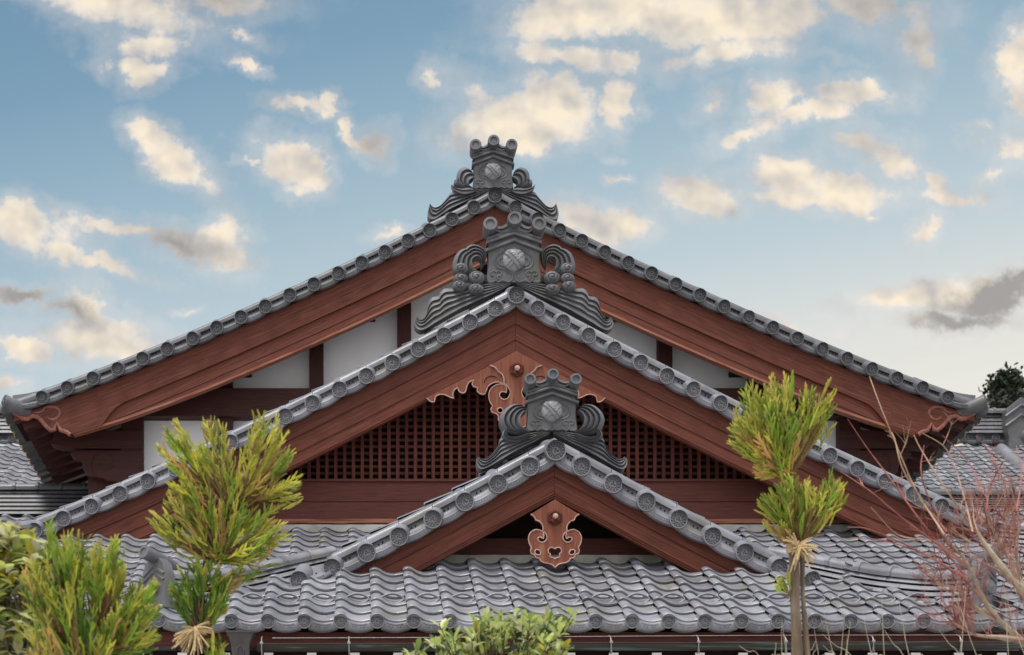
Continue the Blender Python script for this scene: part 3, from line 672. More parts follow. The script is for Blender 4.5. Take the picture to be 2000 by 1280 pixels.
def trim(parent, lines, y, r=.0042, m=PINK, name='carved_edge'):
    mb = MB()
    for c, closed in lines:
        pts = [(a, y, b) for a, b in c]; mb.tube(pts + ([pts[0]] if closed else []), r, 5, 0)
    return mb.build(name, [m], parent)
trim(pen, [(left[1:], 0), ([(-a, b) for a, b in left[1:]], 0), (cm, 1), (mir(cm), 1), (sm_, 1), (mir(sm_), 1), (cl, 1)], .044, .0048)
def rosette(parent, x, z, r, yf):
    mb = MB()
    for k in range(6):
        a = PI / 6 + PI * k / 3
        for e in (-.34, -.12, .12, .34):
            a2 = a + e * 1.15; q = r * (1.0 if abs(e) < .2 else .92)
            mb.tube([(x + math.cos(a2) * r * .25, yf - .012, z + math.sin(a2) * r * .25), (x + math.cos(a2) * q * .7, yf - .022, z + math.sin(a2) * q * .7), (x + math.cos(a2) * q, yf - .008, z + math.sin(a2) * q)], [r * .06, r * .085, r * .07], 6)
        c, s_ = math.cos(a), math.sin(a); mb.tube([(x + c * r * .75, yf - .012, z + s_ * r * .75), (x + c * r * .98, yf - .014, z + s_ * r * .98)], [r * .16, r * .10], 6)
    mb.lathe((x, yf, z), (0, -1, 0), [(0, r * .95), (.010, r * .9), (.012, r * .3), (.05, r * .3)], 24, cap=False)
    mb.lathe((x, yf - .03, z), (0, -1, 0), [(0, r * .34), (.016, r * .36), (.03, r * .30), (.036, .001)], 14, 1, cap=False)
    return mb.build('rosette', [RED, PINK], parent)
x, z = pend1(668, 425); rosette(pen, x, z, .058, .043)
# skirt roof
y_top1 = .43; z_top1 = HC + (VY - 1106) / (F / (D1 + y_top1)); run1 = 1.60; sl1 = .47
R1 = hip_roof(H1, .241, 3.25, y_top1, z_top1, run1, sl1, 8, TILE, .138 - .0386, 1.70, lift=.055, liftx=2.35, guards=2)
mb = MB(); P = []
for k in range(90):
    x = -1.12 + 2.24 * k / 89; zt = z_top1 + .085; zz = z_top1 + .005 + float(np.interp(((x - .0994) / .241) % 1, US, HS)) * .9 + .01 * mnoise.noise((x * 9, 0, 0))
    P.append([Vector((x, y_top1 + .06, zt)), Vector((x, y_top1 - .045 + .01 * mnoise.noise((x * 6, 3, 0)), zt - .012)), Vector((x, y_top1 - .06, zz)), Vector((x, y_top1 + .02, zz - .03))])
mb.grid(P, 0, .5, flip=True); mb.build('mortar_bed', [MORTAR], H1)
# side slopes of the hipped skirt
for sg in (-1, 1):
    mb = MB(); ye, ze = y_top1 - run1, z_top1 - run1 * sl1; th = math.atan(sl1)
    def S(q, sg=sg): return Vector((sg * (1.70 + run1 - q * math.cos(th)), ye, ze + q * math.sin(th)))
    tile_roof(mb, S, (0, 1, 0), .241, 0, 15, 8, run1 / math.cos(th) / 8, keep=lambda y, q: y > q * math.cos(th) - .02)
    mb.build('side_tile_roof', [TILE], H1, smooth=50)
# hip ridges from the verge ends to the corners (centre line read at top of cap, minus its height)
def hippt(px, py, Y, h): v = W(px, py, Y); return (v.x - AX, Y - D1, v.z - h)
HH1 = 4 * .044 + .062 * 1.2
hp = [hippt(1508, 1066, 14.38, HH1), hippt(1600, 1083, 14.13, HH1), hippt(1680, 1098, 13.90, HH1), hippt(1750, 1108, 13.68, HH1), hippt(1830, 1114, 13.44, HH1), hippt(1918, 1110, 13.15, HH1)]
for sg in (-1, 1): hip_ridge(H1, sg, hp, 4, .044, .150, .058, osc=.70)
# lumps of lime mortar under the hip ridges
for sg in (-1, 1):
    mb = MB()
    for p in resample(hp, 12)[2:-3]:
        mb.lathe((sg * (p[0] - .04), p[1] - .10, p[2] - .035), (0, 0, 1), [(-.03, .06), (0, .085), (.03, .07)], 10)
    mb.build('mortar_bed', [MORTAR], H1)
# walls under the roof
mb = MB(); mb.box((0, .75, 2.0), (5.2, .2, 4.0), 0); mb.box((-2.5, 2.2, 2.0), (.2, 2.8, 4.0), 0); mb.box((2.5, 2.2, 2.0), (.2, 2.8, 4.0), 0); mb.build('wall', [BLACKW], H1)
ye1 = y_top1 - run1; ze1 = z_top1 - run1 * sl1
wall_box('eave_board', H1, (0, ye1 + .11, ze1 - .068), (6.3, .05, .085), DARK, tone=.2)
wall_box('eave_board', H1, (0, ye1 + .30, ze1 - .17), (6.2, .06, .11), BLACKW)
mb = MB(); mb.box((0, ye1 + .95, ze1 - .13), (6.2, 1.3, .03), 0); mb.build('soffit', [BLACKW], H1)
zr = HC + (VY - 1292) / (F / (D1 + ye1 + .14))
rf = MB(); rf.box((0, .5, .02), (.060, 1.0, .07), 0); rf.box((0, -.004, .02), (.062, .012, .072), 1); rfo = rf.build('rafter', [DARK, WHITE], H1, loc=(-2.9, ye1 + .14, zr))
for k in range(1, 21): inst(rfo, H1, (-2.9 + .289 * k, ye1 + .14, zr))
# gutter with hangers
zg = HC + (VY - 1263) / (F / (D1 + ye1 - .06)); yg = ye1 - .06
mb = MB(); x0, x1 = -2.10, 3.05; P = []
for k in range(60):
    x = x0 + (x1 - x0) * k / 59; a_ = [PI + PI * j / 10 for j in range(11)]
    P.append([Vector((x, yg + math.cos(a) * .034, zg + .015 + math.sin(a) * .045 + .003 * x)) for a in a_] + [Vector((x, yg + math.cos(a) * .030, zg + .015 + math.sin(a) * .040 + .003 * x)) for a in reversed(a_)])
mb.grid(P, 0, .5)
mb.tube([(x0, yg - .035, zg + .017 + .003 * x0), (x1, yg - .035, zg + .017 + .003 * x1)], .0032, 6)
go = mb.build('gutter', [COPPER], H1)
hg = MB(); hg.tube([(0, .05, .08), (0, -.02, .055), (0, -.043, .03), (0, -.047, 0), (0, -.03, -.035), (0, 0, -.048)], .0045, 5); hg.lathe((0, -.046, .02), (0, -1, 0), [(0, .012), (.008, .011), (.011, .001)], 8); hg.tube([(0, -.046, .02), (.004, -.045, -.05), (-.006, -.04, -.16)], .0025, 4)
hd = hg.build('hanger', [STEEL], None); hm = hd.data; bpy.data.objects.remove(hd)
for k in range(9): x = -2.07 + .575 * k; link('hanger', hm, go, (x, yg, zg + .003 * x))
mb = MB(); mb.tube([(x, yg - .02, zg + .062 + .003 * x + .004 * math.sin(x)) for x in np.linspace(-2.0, 3.2, 12)], .0018, 5); mb.build('overhead_wire', [STEEL], H1)
# rain hopper and downpipe at the left end
vh = W(470, 1252, D1 + yg - .02); hx_ = vh.x - AX; yh = yg - .02
mb = MB()
prof = [(.085, .055), (.093, .055), (.093, .045), (.082, .036), (.062, -.02), (.055, -.09), (.052, -.16), (.028, -.19), (.028, -3.6)]
P = [[Vector((hx_ + a * sx, yh + a * sy * .8, vh.z + b)) for sx, sy in ((-1, -1), (1, -1), (1, 1), (-1, 1), (-1, -1))] for a, b in prof]
mb.grid(P, 0, .5); mb.tube([(hx_ - .022, yh - .05, vh.z - .12), (hx_ - .022, yh - .053, vh.z - .06), (hx_, yh - .055, vh.z - .04), (hx_ + .022, yh - .053, vh.z - .06), (hx_ + .022, yh - .05, vh.z - .12)], .004, 5)
mb.build('rain_hopper', [HOPPER], H1, smooth=20)
# ornament
mid1 = 1075.5
def c1_(y0): 
    s = F / (D1 + y0); return lambda cx, cy: ((920 + cx / 5.82 - mid1) / s, HC + (VY - (710 + cy / 5.82)) / s)
def fins1(mb, sg, y0):
    c = c1_(y0)
    A = [c(*p) for p in [(645, 825), (560, 825), (470, 822), (390, 800), (335, 745), (308, 670), (322, 600), (365, 540), (430, 492), (500, 478), (560, 490), (612, 545)]]
    B = [c(*p) for p in [(650, 800), (612, 782), (575, 750), (552, 715), (540, 670), (545, 630), (560, 600), (580, 575), (598, 560), (606, 556), (610, 552), (612, 545)]]
    loft_fold(mb, A, B, 4, y0 - .03, .09, .05, sg)
    A = [c(*p) for p in [(655, 835), (560, 900), (450, 915), (370, 890), (335, 845), (345, 795), (385, 768), (430, 782), (450, 815)]]
    B = [c(*p) for p in [(640, 815), (560, 845), (500, 865), (440, 862), (405, 845), (395, 825), (405, 805), (425, 805), (450, 815)]]
    loft_fold(mb, A, B, 3, y0 - .04, .09, .035, sg)
    A = [c(*p) for p in [(880, 778), (760, 782), (640, 800), (480, 830), (330, 850), (298, 940), (255, 1005), (205, 1055), (150, 1085), (110, 1090), (78, 1066)]]
    B = [c(*p) for p in [(886, 800), (760, 870), (650, 930), (540, 985), (430, 1045), (330, 1105), (230, 1165), (150, 1205), (90, 1215), (55, 1170), (50, 1100), (78, 1066)]]
    loft_fold(mb, A, B, 5, y0 - .012, .09, .034, sg, n=30, root=.2)
    x, z = c(712, 835); mb.lathe((sg * x, y0 - .02, z), (0, -1, 0), [(0, .011), (.012, .010), (.018, .001)], 10)
sO = F / (D1 + .28); zO = HC + (VY - (710 + 772 / 5.82)) / sO
ornament(H1, zO, 101 / sO, 101 / sO, .115, .28, fins1, [MOSSY])

# =================================================================== MIDDLE: lattice gable
H2 = empty('middle_hall', (AX, D2, 0), 'middle gabled hall with a dark wooden lattice gable and cloud-carved pendant behind the porch', 'building')
gable(H2, D2, T2, .012, zf2, .070, .055, .12, .093, TILE, TILE, last_bar=0)
main_roof(H2, zf2, 4.3, 3.2, .13, TILE)
for sg in (-1, 1):
    for (a, b, y0, tn) in ((-.06, -.205, .075, .2), (-.205, -.345, .088, .55), (-.345, -.445, .098, .85)):
        mb = MB(); board(mb, zf2, .001, 4.38, sg, a, b, y0, .17, 0, n=60, tone=tn); 
        if b == -.445: board(mb, zf2, .001, 4.38, sg, -.4455, -.462, .108, .165, 0, n=60, tone=.9)
        mb.build('bargeboard', [RED], H2)
mb = MB()
for sg in (-1, 1): board(mb, zf2, 0, 4.38, sg, -.02, -.06, .10, .85, 0, n=60)
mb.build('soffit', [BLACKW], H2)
YW2 = .55; sw2 = F / (D2 + YW2)
def z2(py): return HC + (VY - py) / sw2
# lattice: upright bars in front of level bars, boarding behind
zb2 = z2(943); mb = MB(); k = 0; x = -3.0
while x < 3.0:
    top = zf2(abs(x)) - .12
    if top > zb2 + .05: mb.box((x, YW2, (zb2 + top) / 2), (.030, .035, top - zb2), 0, random.random() * .8, axis=2)
    x += .0815
zl = zb2 + .03
while zl < zf2(0) - .2:
    hw = 3.0
    while hw > .1 and zf2(hw) - .12 < zl: hw -= .03
    mb.box((0, YW2 + .032, zl), (2 * hw, .026, .026), 0, random.random() * .6, axis=0); zl += .0615
mb.build('lattice', [LATT], H2, smooth=0)
mb = MB(); xs = list(np.linspace(-3.6, 3.6, 61)); P = [[Vector((x, YW2 + .13, zb2 - .5)), Vector((x, YW2 + .13, max(zb2 - .49, zf2(abs(x)) - .06)))] for x in xs]
mb.grid(P, 0, .5); mb.build('gable_wall', [BLACKW], H2)
mb = MB(); mb.box((0, YW2 - .03, (z2(943) + z2(986)) / 2), (7.0, .14, z2(943) - z2(986) - .006), 0, .75); mb.box((0, YW2 - .055, z2(945)), (7.0, .14, .02), 0, .9); mb.build('lattice_sill', [DARK], H2)
mb = MB(); mb.box((0, YW2 - .045, (z2(987) + z2(1019)) / 2), (7.2, .14, z2(987) - z2(1019) - .004), 0, .7); mb.build('base_beam', [DARK], H2)
mb = MB(); P = []
for k in range(120):
    x = -3.6 + 7.2 * k / 119; j = .006 * mnoise.noise((x * 8, 0, 0)); P.append([Vector((x, YW2, z2(1019))), Vector((x, YW2 - .13, z2(1020))), Vector((x, YW2 - .135, z2(1029) + j)), Vector((x, YW2, z2(1029)))])
mb.grid(P, 0, .5, flip=True, uv=[(q[0], q[2] + q[1]) for r in P for q in r]); mb.build('weathered_board', [REDW], H2)
# pendant with cloud wings
def pc2(cx, cy): s = F / (D2 + .07); return ((820 + cx / 5.263 - 1006.3) / s, HC + (VY - (670 + cy / 5.263)) / s)
bodyL = [(982, 92), (712, 240), (770, 262), (798, 300), (838, 332), (858, 380), (857, 425), (880, 440), (915, 490), (922, 530), (900, 575), (860, 592), (825, 575), (812, 545), (825, 515), (860, 512), (882, 520), (884, 480), (868, 445), (820, 432), (770, 445), (725, 480), (704, 530), (706, 590), (725, 635), (742, 655), (724, 690), (735, 720), (775, 735), (800, 760), (800, 800), (850, 850), (920, 880), (960, 905), (982, 945)]
bl = [pc2(*bodyL[0]), pc2(*bodyL[1])] + [pc2(*p) for p in smooth_line(bodyL[2:], 2)]
ou = bl + [(-a, b) for a, b in reversed(bl[1:-1])]
hs = [pc2(*p) for p in smooth_line([(790, 690), (825, 675), (848, 700), (835, 730), (800, 725)], 3, True)]
pen2 = plate2d('gable_pendant', [ou, hs, mir(hs)], .045, .05, .003, PEND, H2)
wingL = [(712, 240), (755, 252), (795, 300), (838, 332), (858, 380), (857, 425), (800, 408), (740, 420), (690, 460), (665, 530), (620, 530), (582, 500), (588, 468), (545, 455), (533, 420), (555, 388), (500, 410), (475, 460), (462, 510), (430, 522), (395, 500), (380, 468), (345, 495), (332, 545), (345, 575), (300, 562), (255, 540), (200, 535), (155, 560), (143, 612), (100, 605), (65, 572)]
wl = [pc2(*p) for p in smooth_line(wingL[1:], 2)]; wl2 = [pc2(712, 240)] + wl
for sg in (1, -1):
    o2 = [(sg * a, b) for a, b in wl2]; plate2d('pendant_wing', [o2 if sg == 1 else o2[::-1]], .055, .04, .003, PEND, pen2)
trim(pen2, [(bl[1:], 0), ([(-a, b) for a, b in bl[1:]], 0), (hs, 1), (mir(hs), 1)], .044, .005)
trim(pen2, [(wl, 0), ([(-a, b) for a, b in wl], 0)], .055, .005)
mb = MB()
for sg in (1, -1):
    mb.tube([(sg * a, .054, b) for a, b in [pc2(*p) for p in smooth_line([(655, 415), (670, 375), (710, 350), (750, 350), (785, 365)], 4)]], .004, 5)
mb.build('groove_shade_line', [BLACKW], pen2)  # raised near-black line, painted in for the shade of a groove
x, z = pc2(990, 285); rosette(pen2, x, z, .068, .043)
# skirt roof of the middle hall
y_top2 = YW2 - .10; z_top2 = HC + (VY - 1044) / (F / (D2 + y_top2))
run2 = 2.35; sl2 = .47
hip_roof(H2, .2535, 6.4, y_top2, z_top2, run2, sl2, 12, TILE, .02, 4.15, lift=.03, liftx=4.6, guards=3)
mb = MB(); P = []
for k in range(260):
    x = -3.9 + 7.8 * k / 259; zt = z_top2 + .09; zz = z_top2 + .005 + float(np.interp(((x - .02) / .2535) % 1, US, HS)) * .9 + .01 * mnoise.noise((x * 7, 0, 0))
    P.append([Vector((x, y_top2 + .06, zt)), Vector((x, y_top2 - .05 + .01 * mnoise.noise((x * 6, 3, 0)), zt - .012)), Vector((x, y_top2 - .07, zz)), Vector((x, y_top2 + .02, zz - .03))])
mb.grid(P, 0, .5, flip=True); mb.build('mortar_bed', [MORTAR], H2)
HH2 = 4 * .046 + .065 * 1.2
def hippt2(x, y, py): return (x, y, HC + (VY - py) * (D2 + y) / F - HH2)
hp2 = [hippt2(4.30, .12, 1014), hippt2(4.55, -.12, 1021), hippt2(4.85, -.42, 1024), hippt2(5.2, -.77, 1024), hippt2(5.6, -1.17, 1018)]
for sg in (-1, 1): hip_ridge(H2, sg, hp2, 4, .046, .155, .062)
mb = MB(); mb.box((0, YW2 + .35, 2.8), (7.4, .2, 5.6), 0); mb.box((-3.6, YW2 + 1.7, 2.8), (.2, 2.6, 5.6), 0); mb.box((3.6, YW2 + 1.7, 2.8), (.2, 2.6, 5.6), 0); mb.build('wall', [BLACKW], H2)
mb = MB(); mb.box((0, YW2 - 1.3, 4.62), (12.2, 1.8, .04), 0); mb.build('soffit', [BLACKW], H2)
mid2 = 1005.6
def c2_(y0):
    s = F / (D2 + y0); return lambda cx, cy: ((800 + cx / 4.923 - mid2) / s, HC + (VY - (400 + cy / 4.923)) / s)
def fins2(mb, sg, y0):
    c = c2_(y0)
    A = [c(*p) for p in [(748, 750), (640, 735), (520, 705), (450, 670), (424, 612), (430, 550), (460, 480), (508, 440), (552, 428), (578, 402), (632, 390), (692, 410), (737, 445), (747, 500), (732, 565), (700, 606)]]
    B = [c(*p) for p in [(748, 695), (700, 680), (655, 655), (622, 622), (608, 580), (610, 545), (625, 525), (655, 513), (682, 522), (695, 545), (698, 565), (699, 580), (700, 590), (700, 597), (700, 603), (700, 606)]]
    loft_fold(mb, A, B, 4, y0 - .02, .10, .05, sg, n=32)
    A = [c(*p) for p in [(985, 755), (870, 760), (745, 765), (640, 775), (520, 795), (415, 812), (350, 810), (308, 842), (288, 886), (240, 890), (202, 922), (186, 990), (183, 1060), (150, 1105), (115, 1112), (80, 1085)]]
    B = [c(*p) for p in [(985, 770), (900, 820), (760, 890), (640, 945), (520, 1000), (450, 1038), (390, 1072), (330, 1105), (290, 1130), (250, 1152), (210, 1180), (165, 1205), (120, 1220), (75, 1200), (55, 1145), (80, 1085)]]
    loft_fold(mb, A, B, 5, y0 - .012, .10, .036, sg, n=36, root=.2)
    for cx, cy, rx, ry, h in ((502, 640, 72, 62, 1), (502, 730, 72, 55, -1), (490, 800, 70, 58, 1), (650, 722, 82, 66, -1), (645, 832, 78, 56, 1)):
        (xa, za), (xb, _), (_, zc) = c(cx, cy), c(cx + rx, cy), c(cx, cy - ry)
        snail(mb, sg * xa, za, abs(xb - xa), abs(zc - za), y0 - .035, .055, 2.1, h * sg)
sO = F / (D2 + .28); zO = HC + (VY - (380 + 740 / 4.267)) / sO
ornament(H2, zO, 108 / sO, 115 / sO, .13, .28, fins2, [MOSSY])

# =================================================================== REAR: great hall
H3 = empty('great_hall', (AX, D3, 0), 'tall rear hall with white plaster gable panels and the widest red bargeboards', 'building')
gable(H3, D3, T3, .010, zf3, .069, .050, .115, .078, TILE_D, TILE_D, last_bar=0)
main_roof(H3, zf3, 5.02, 4.2, .11, TILE_D)
s3 = F / (D3 + .08)
def l3(px, py): return (px - (VX + AX * s3)) / s3, HC + (VY - py) / s3
endc = [(137.5, 849), (130.6, 843.5), (118.6, 840), (110.8, 827.6), (107, 838), (99.7, 840), (91, 833), (82.5, 822.5), (73.9, 814), (63.6, 812.2), (53.3, 818.5), (43, 816.5), (32.6, 810), (27, 806)]
ec = [(-l3(*p)[0], l3(*p)[1]) for p in endc]       # distance from axis, height
exs, ezs = np.array([a for a, _ in ec]), np.array([b for _, b in ec])
def low3(x):
    if x < exs[0]: return -.565 + (ezs[0] - zf3(exs[0]) + .565) * (x / exs[0]) ** 4
    return min(-.12, float(np.interp(x, exs, ezs)) - zf3(x))
xb3 = exs[-1]
gx0 = -l3(190, 812)[0]
for sg in (-1, 1):
    mb = MB()
    xs_list = list(np.linspace(.001, exs[0] - .01, 50)); 
    lt = lambda x: max(low3(x) + .0, -.335 if x < gx0 - .30 else -.335 - .23 * ((x - gx0 + .30) / .30) ** 2.2)
    board(mb, zf3, .001, gx0 - .001, sg, -.07, lt, .072, .18, 0, n=90, tone=.35)
    board(mb, zf3, gx0 - .0005, exs[0], sg, -.07, low3, .072, .18, 0, n=30, tone=.35)
    board(mb, zf3, exs[0] + .0005, xb3, sg, -.07, low3, .072, .18, 0, n=60, tone=.35)
    mb.build('bargeboard', [RED], H3)
    mb = MB()
    board(mb, zf3, .001, gx0 + .02, sg, lambda x: max(lt(x) + .02, low3(x) + .03), lambda x: low3(x) + .012, .098, .17, 0, n=90, tone=.75)
    board(mb, zf3, .001, gx0 - .12, sg, -.470, -.477, .0955, .12, 1, n=60)  # near-black strip in place of a groove's shadow
    board(mb, zf3, .001, exs[0] - .03, sg, lambda x: low3(x) + .0115, lambda x: low3(x) - .012, .084, .18, 2, n=60)
    mb.build('bargeboard_moulding', [RED, BLACKW, REDW], H3)
    mb = MB(); mb.tube([(sg * a, .088, b) for a, b in ec], .024, 8, 0)
    cu = [l3(*p) for p in smooth_line([(45, 812), (62, 806), (76, 806), (84, 802), (88, 797), (97, 795), (109, 796.5), (116, 803), (115, 812), (107, 819), (97, 818.5), (93, 813), (98, 811)], 4)]
    mb.tube([(sg * abs(a), .083, b) for a, b in cu], [.009 + .010 * math.sin(PI * k / len(cu)) for k in range(len(cu))], 7, 0)
    mb.build('scroll_carving', [SCROLL], H3)
mb = MB()
for sg in (-1, 1): board(mb, zf3, 0, 4.95, sg, .01, -.07, .10, .95, 0, n=60)
mb.build('soffit', [BLACKW], H3)
YW3 = .62; sw3 = F / (D3 + YW3); A3 = VX + AX * sw3
def z3(py): return HC + (VY - py) / sw3
def x3(px): return (px - A3) / sw3
mb = MB(); xs = list(np.linspace(-3.78, 3.78, 81)); P = [[Vector((x, YW3 + .06, 5.4)), Vector((x, YW3 + .06, zf3(abs(x)) - .05))] for x in xs]; mb.grid(P, 0, .5); mb.build('plaster_panel', [WHITE], H3)
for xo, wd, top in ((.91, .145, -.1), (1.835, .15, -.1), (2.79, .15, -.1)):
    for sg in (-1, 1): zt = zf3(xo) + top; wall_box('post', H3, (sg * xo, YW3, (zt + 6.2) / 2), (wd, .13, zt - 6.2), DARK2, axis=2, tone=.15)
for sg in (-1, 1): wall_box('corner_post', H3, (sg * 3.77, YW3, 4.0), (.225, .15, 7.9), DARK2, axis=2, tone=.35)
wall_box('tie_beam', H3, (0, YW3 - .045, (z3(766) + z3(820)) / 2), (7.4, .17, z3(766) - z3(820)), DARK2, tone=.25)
wall_box('king_post', H3, (0, YW3, 8.9), (.3, .14, 1.4), DARK2, axis=2)
mb = MB()
for sg in (-1, 1): board(mb, zf3, 0, 4.0, sg, -.09, -.33, YW3 - .05, YW3 + .03, 0, n=40)
mb.build('rake_beam', [BLACKW], H3)
for xo in (-2.6, -1.3, 0, 1.3, 2.6): wall_box('purlin', H3, (xo, .39, zf3(abs(xo)) - .31), (.17, .50, .2), BLACKW)
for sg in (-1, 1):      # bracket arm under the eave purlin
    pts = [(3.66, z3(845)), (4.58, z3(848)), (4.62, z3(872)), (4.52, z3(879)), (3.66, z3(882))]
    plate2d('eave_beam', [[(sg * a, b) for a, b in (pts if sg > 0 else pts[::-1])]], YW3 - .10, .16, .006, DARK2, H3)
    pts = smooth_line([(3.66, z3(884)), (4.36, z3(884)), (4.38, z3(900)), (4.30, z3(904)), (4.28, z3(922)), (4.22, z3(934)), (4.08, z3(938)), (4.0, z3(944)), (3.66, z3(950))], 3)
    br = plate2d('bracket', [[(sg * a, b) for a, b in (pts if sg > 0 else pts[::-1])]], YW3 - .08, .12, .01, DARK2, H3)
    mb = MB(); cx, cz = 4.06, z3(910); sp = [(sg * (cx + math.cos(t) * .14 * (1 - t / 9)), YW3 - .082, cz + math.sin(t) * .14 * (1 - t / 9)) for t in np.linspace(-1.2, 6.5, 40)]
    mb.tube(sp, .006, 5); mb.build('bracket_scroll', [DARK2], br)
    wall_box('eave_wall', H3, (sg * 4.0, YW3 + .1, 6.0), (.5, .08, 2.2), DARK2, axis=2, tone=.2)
# side eaves: boards, rafters, and the tile ends seen from below
slope_e = .37
for sg in (-1, 1):
    mb = MB(); zE = zf3(4.95)
    for k in range(14):
        y = .22 + .30 * k; mb.box((0, 0, 0), (1.35, .10, .085), 0, random.random() * .5, R=Matrix.Rotation(sg * math.atan(slope_e), 4, 'Y').to_3x3(), axis=0)
        n = 8; mb.v[-n:] = [(v[0] + sg * 4.22, v[1] + y, v[2] + zE + .30 - .20) for v in mb.v[-n:]]
    mb.build('rafter', [DARK2], H3, smooth=0)
    mb = MB(); P = [[Vector((sg * x, .16, zf3(x) - .09)), Vector((sg * x, 4.4, zf3(x) - .09))] for x in np.linspace(3.4, 4.84, 8)]; mb.grid(P, 0, .5)
    P = [[Vector((sg * x, .16, zf3(x) - .02)), Vector((sg * x, 4.4, zf3(x) - .02))] for x in np.linspace(3.4, 4.84, 8)]; mb.grid(P, 0, .5)
    mb.box((sg * 4.82, 2.3, zE - .055), (.06, 4.2, .05), 0); mb.build('eave_soffit', [BLACKW], H3)
    mb = MB(); mw = MB()
    for k in range(15):
        y = .12 + .255 * k; d = Vector((-sg, 0, .36)).normalized(); O = Vector((sg * 5.07, y, zE + .005))
        mb.lathe(O, d, [(0, .001), (0, .066), (.4, .064)], 16, cap=False)
        P = []
        for j in range(9):
            a = PI + PI * j / 8; yy = y + .1275 + math.cos(a) * .085; z_ = zE + .0 + math.sin(a) * .055
            P.append([Vector((sg * 5.03, yy, z_ + .012)), Vector((sg * 5.03, yy, z_ - .016)), Vector((sg * 4.7, yy, z_ + .10))])
        mb.grid(P, 0, .5)
        mw.tube([(sg * 5.036, y + .1275 + math.cos(a) * .062, zE - .012 + math.sin(a) * .062) for a in [PI + PI * j / 10 for j in range(11)]], .0095, 6)  # arc along each pan tile's front lip, its lit edge put into the colour
    eo = mb.build('eave_tiles', [TILE_D], H3, smooth=50); mw.build('pan_lip', [LIPGOLD], eo)
    # corner barrel tile turned outward
    mb = MB(); vv = W(7, 784, D3 - .02); O = Vector((sg * (AX - vv.x), -.02, vv.z)); d = Vector((-sg * .62, .40, -.20)).normalized()
    mb.lathe(O, d, [(.006, .001), (.006, .058), (0, .062), (0, .072), (.006, .074), (.30, .066)], 24, cap=False)
    for k in range(3):
        u = d.orthogonal().normalized(); w_ = d.cross(u); mb.tube([O + (u * math.cos(2.1 * k + f * 2.2) + w_ * math.sin(2.1 * k + f * 2.2)) * .09 * (.15 + .4 * f) for f in np.linspace(0, 1, 7)], [.012 * (1 - f) + .003 for f in np.linspace(0, 1, 7)], 5)
    A_, B_ = Vector((sg * T3[-1][0], .0, T3[-1][1])), Vector((sg * 4.93, .0, zE + .055)); Tn = (B_ - A_); Ln = Tn.length; Tn.normalize(); Nn = Vector((-Tn.z, 0, Tn.x)); Nn = -Nn if Nn.z < 0 else Nn
    verge_strip(mb, A_, Tn, Nn, Ln, .07, .075)
    bar_segments(mb, zf3, .056, .115, .05, [T3[-1][0], 4.85], sg)
    mb.build('corner_tile', [TILE_D, BLACK], H3, smooth=50)
mb = MB(); mb.box((0, 2.6, 2.7), (8.2, 3.2, 5.4), 0); mb.build('wall', [BLACKW], H3)
mid3 = 966
def c3_(y0):
    s = F / (D3 + y0); return lambda cx, cy: ((830 + cx / 6.736 - mid3) / s, HC + (VY - (250 + cy / 6.736)) / s)
def fins3(mb, sg, y0):
    c = c3_(y0)
    A = [c(*p) for p in [(640, 812), (560, 812), (490, 790), (445, 735), (435, 665), (448, 600), (482, 555), (540, 532), (602, 550), (645, 598), (662, 650)]]
    B = [c(*p) for p in [(640, 800), (612, 785), (592, 765), (590, 740), (600, 715), (615, 700), (632, 690), (645, 680), (655, 668), (660, 658), (662, 650)]]
    loft_fold(mb, A, B, 3, y0 - .02, .10, .05, sg)
    A = [c(*p) for p in [(560, 830), (480, 800), (405, 765), (400, 735), (412, 700), (440, 688), (470, 705)]]
    B = [c(*p) for p in [(570, 820), (545, 795), (525, 775), (505, 755), (490, 735), (480, 718), (470, 705)]]
    loft_fold(mb, A, B, 2, y0 - .03, .08, .03, sg)
    A = [c(*p) for p in [(690, 850), (600, 812), (520, 822), (450, 818), (400, 800), (365, 772)]]
    B = [c(*p) for p in [(690, 860), (620, 890), (540, 905), (460, 885), (395, 840), (365, 772)]]
    loft_fold(mb, A, B, 2, y0 - .045, .08, .03, sg)
    A = [c(*p) for p in [(880, 812), (740, 815), (600, 830), (470, 840), (375, 850), (340, 890), (285, 958), (232, 1020), (180, 1052), (130, 1048), (85, 1005)]]
    B = [c(*p) for p in [(880, 830), (760, 880), (640, 945), (530, 1000), (430, 1045), (340, 1092), (250, 1150), (170, 1205), (100, 1225), (55, 1160), (85, 1005)]]
    loft_fold(mb, A, B, 4, y0 - .012, .10, .04, sg, n=32, root=.15)
sO = F / (D3 + .26); zO = HC + (VY - (240 + 690 / 5.332)) / sO
ornament(H3, zO, 80 / sO, 86 / sO, .143, .26, fins3, [MOSSY])
# ridges running back behind the ornaments
for h, zf, ln in ((H1, zf1, 2.9), (H2, zf2, 3.3), (H3, zf3, 4.3)):
    mb = MB(); noshi_ridge(mb, [(0, .40, zf(0) + .16), (0, ln / 2, zf(0) + .16), (0, ln, zf(0) + .16)], 4, .05, .15, .07); mb.build('main_ridge', [TILE_D], h, smooth=40)

# =================================================================== ground
mb = MB(); mb.add([(-400, -60, 0), (400, -60, 0), (400, 900, 0), (-400, 900, 0)], [(0, 1, 2, 3)])
GRAVEL = mat('gravel', (.38, .365, .335), rough=.9, nscale=40, nvar=.3)
g = mb.build('ground', [GRAVEL]); tag(g, 'pale gravel temple court around the buildings', 'ground', kind='structure')

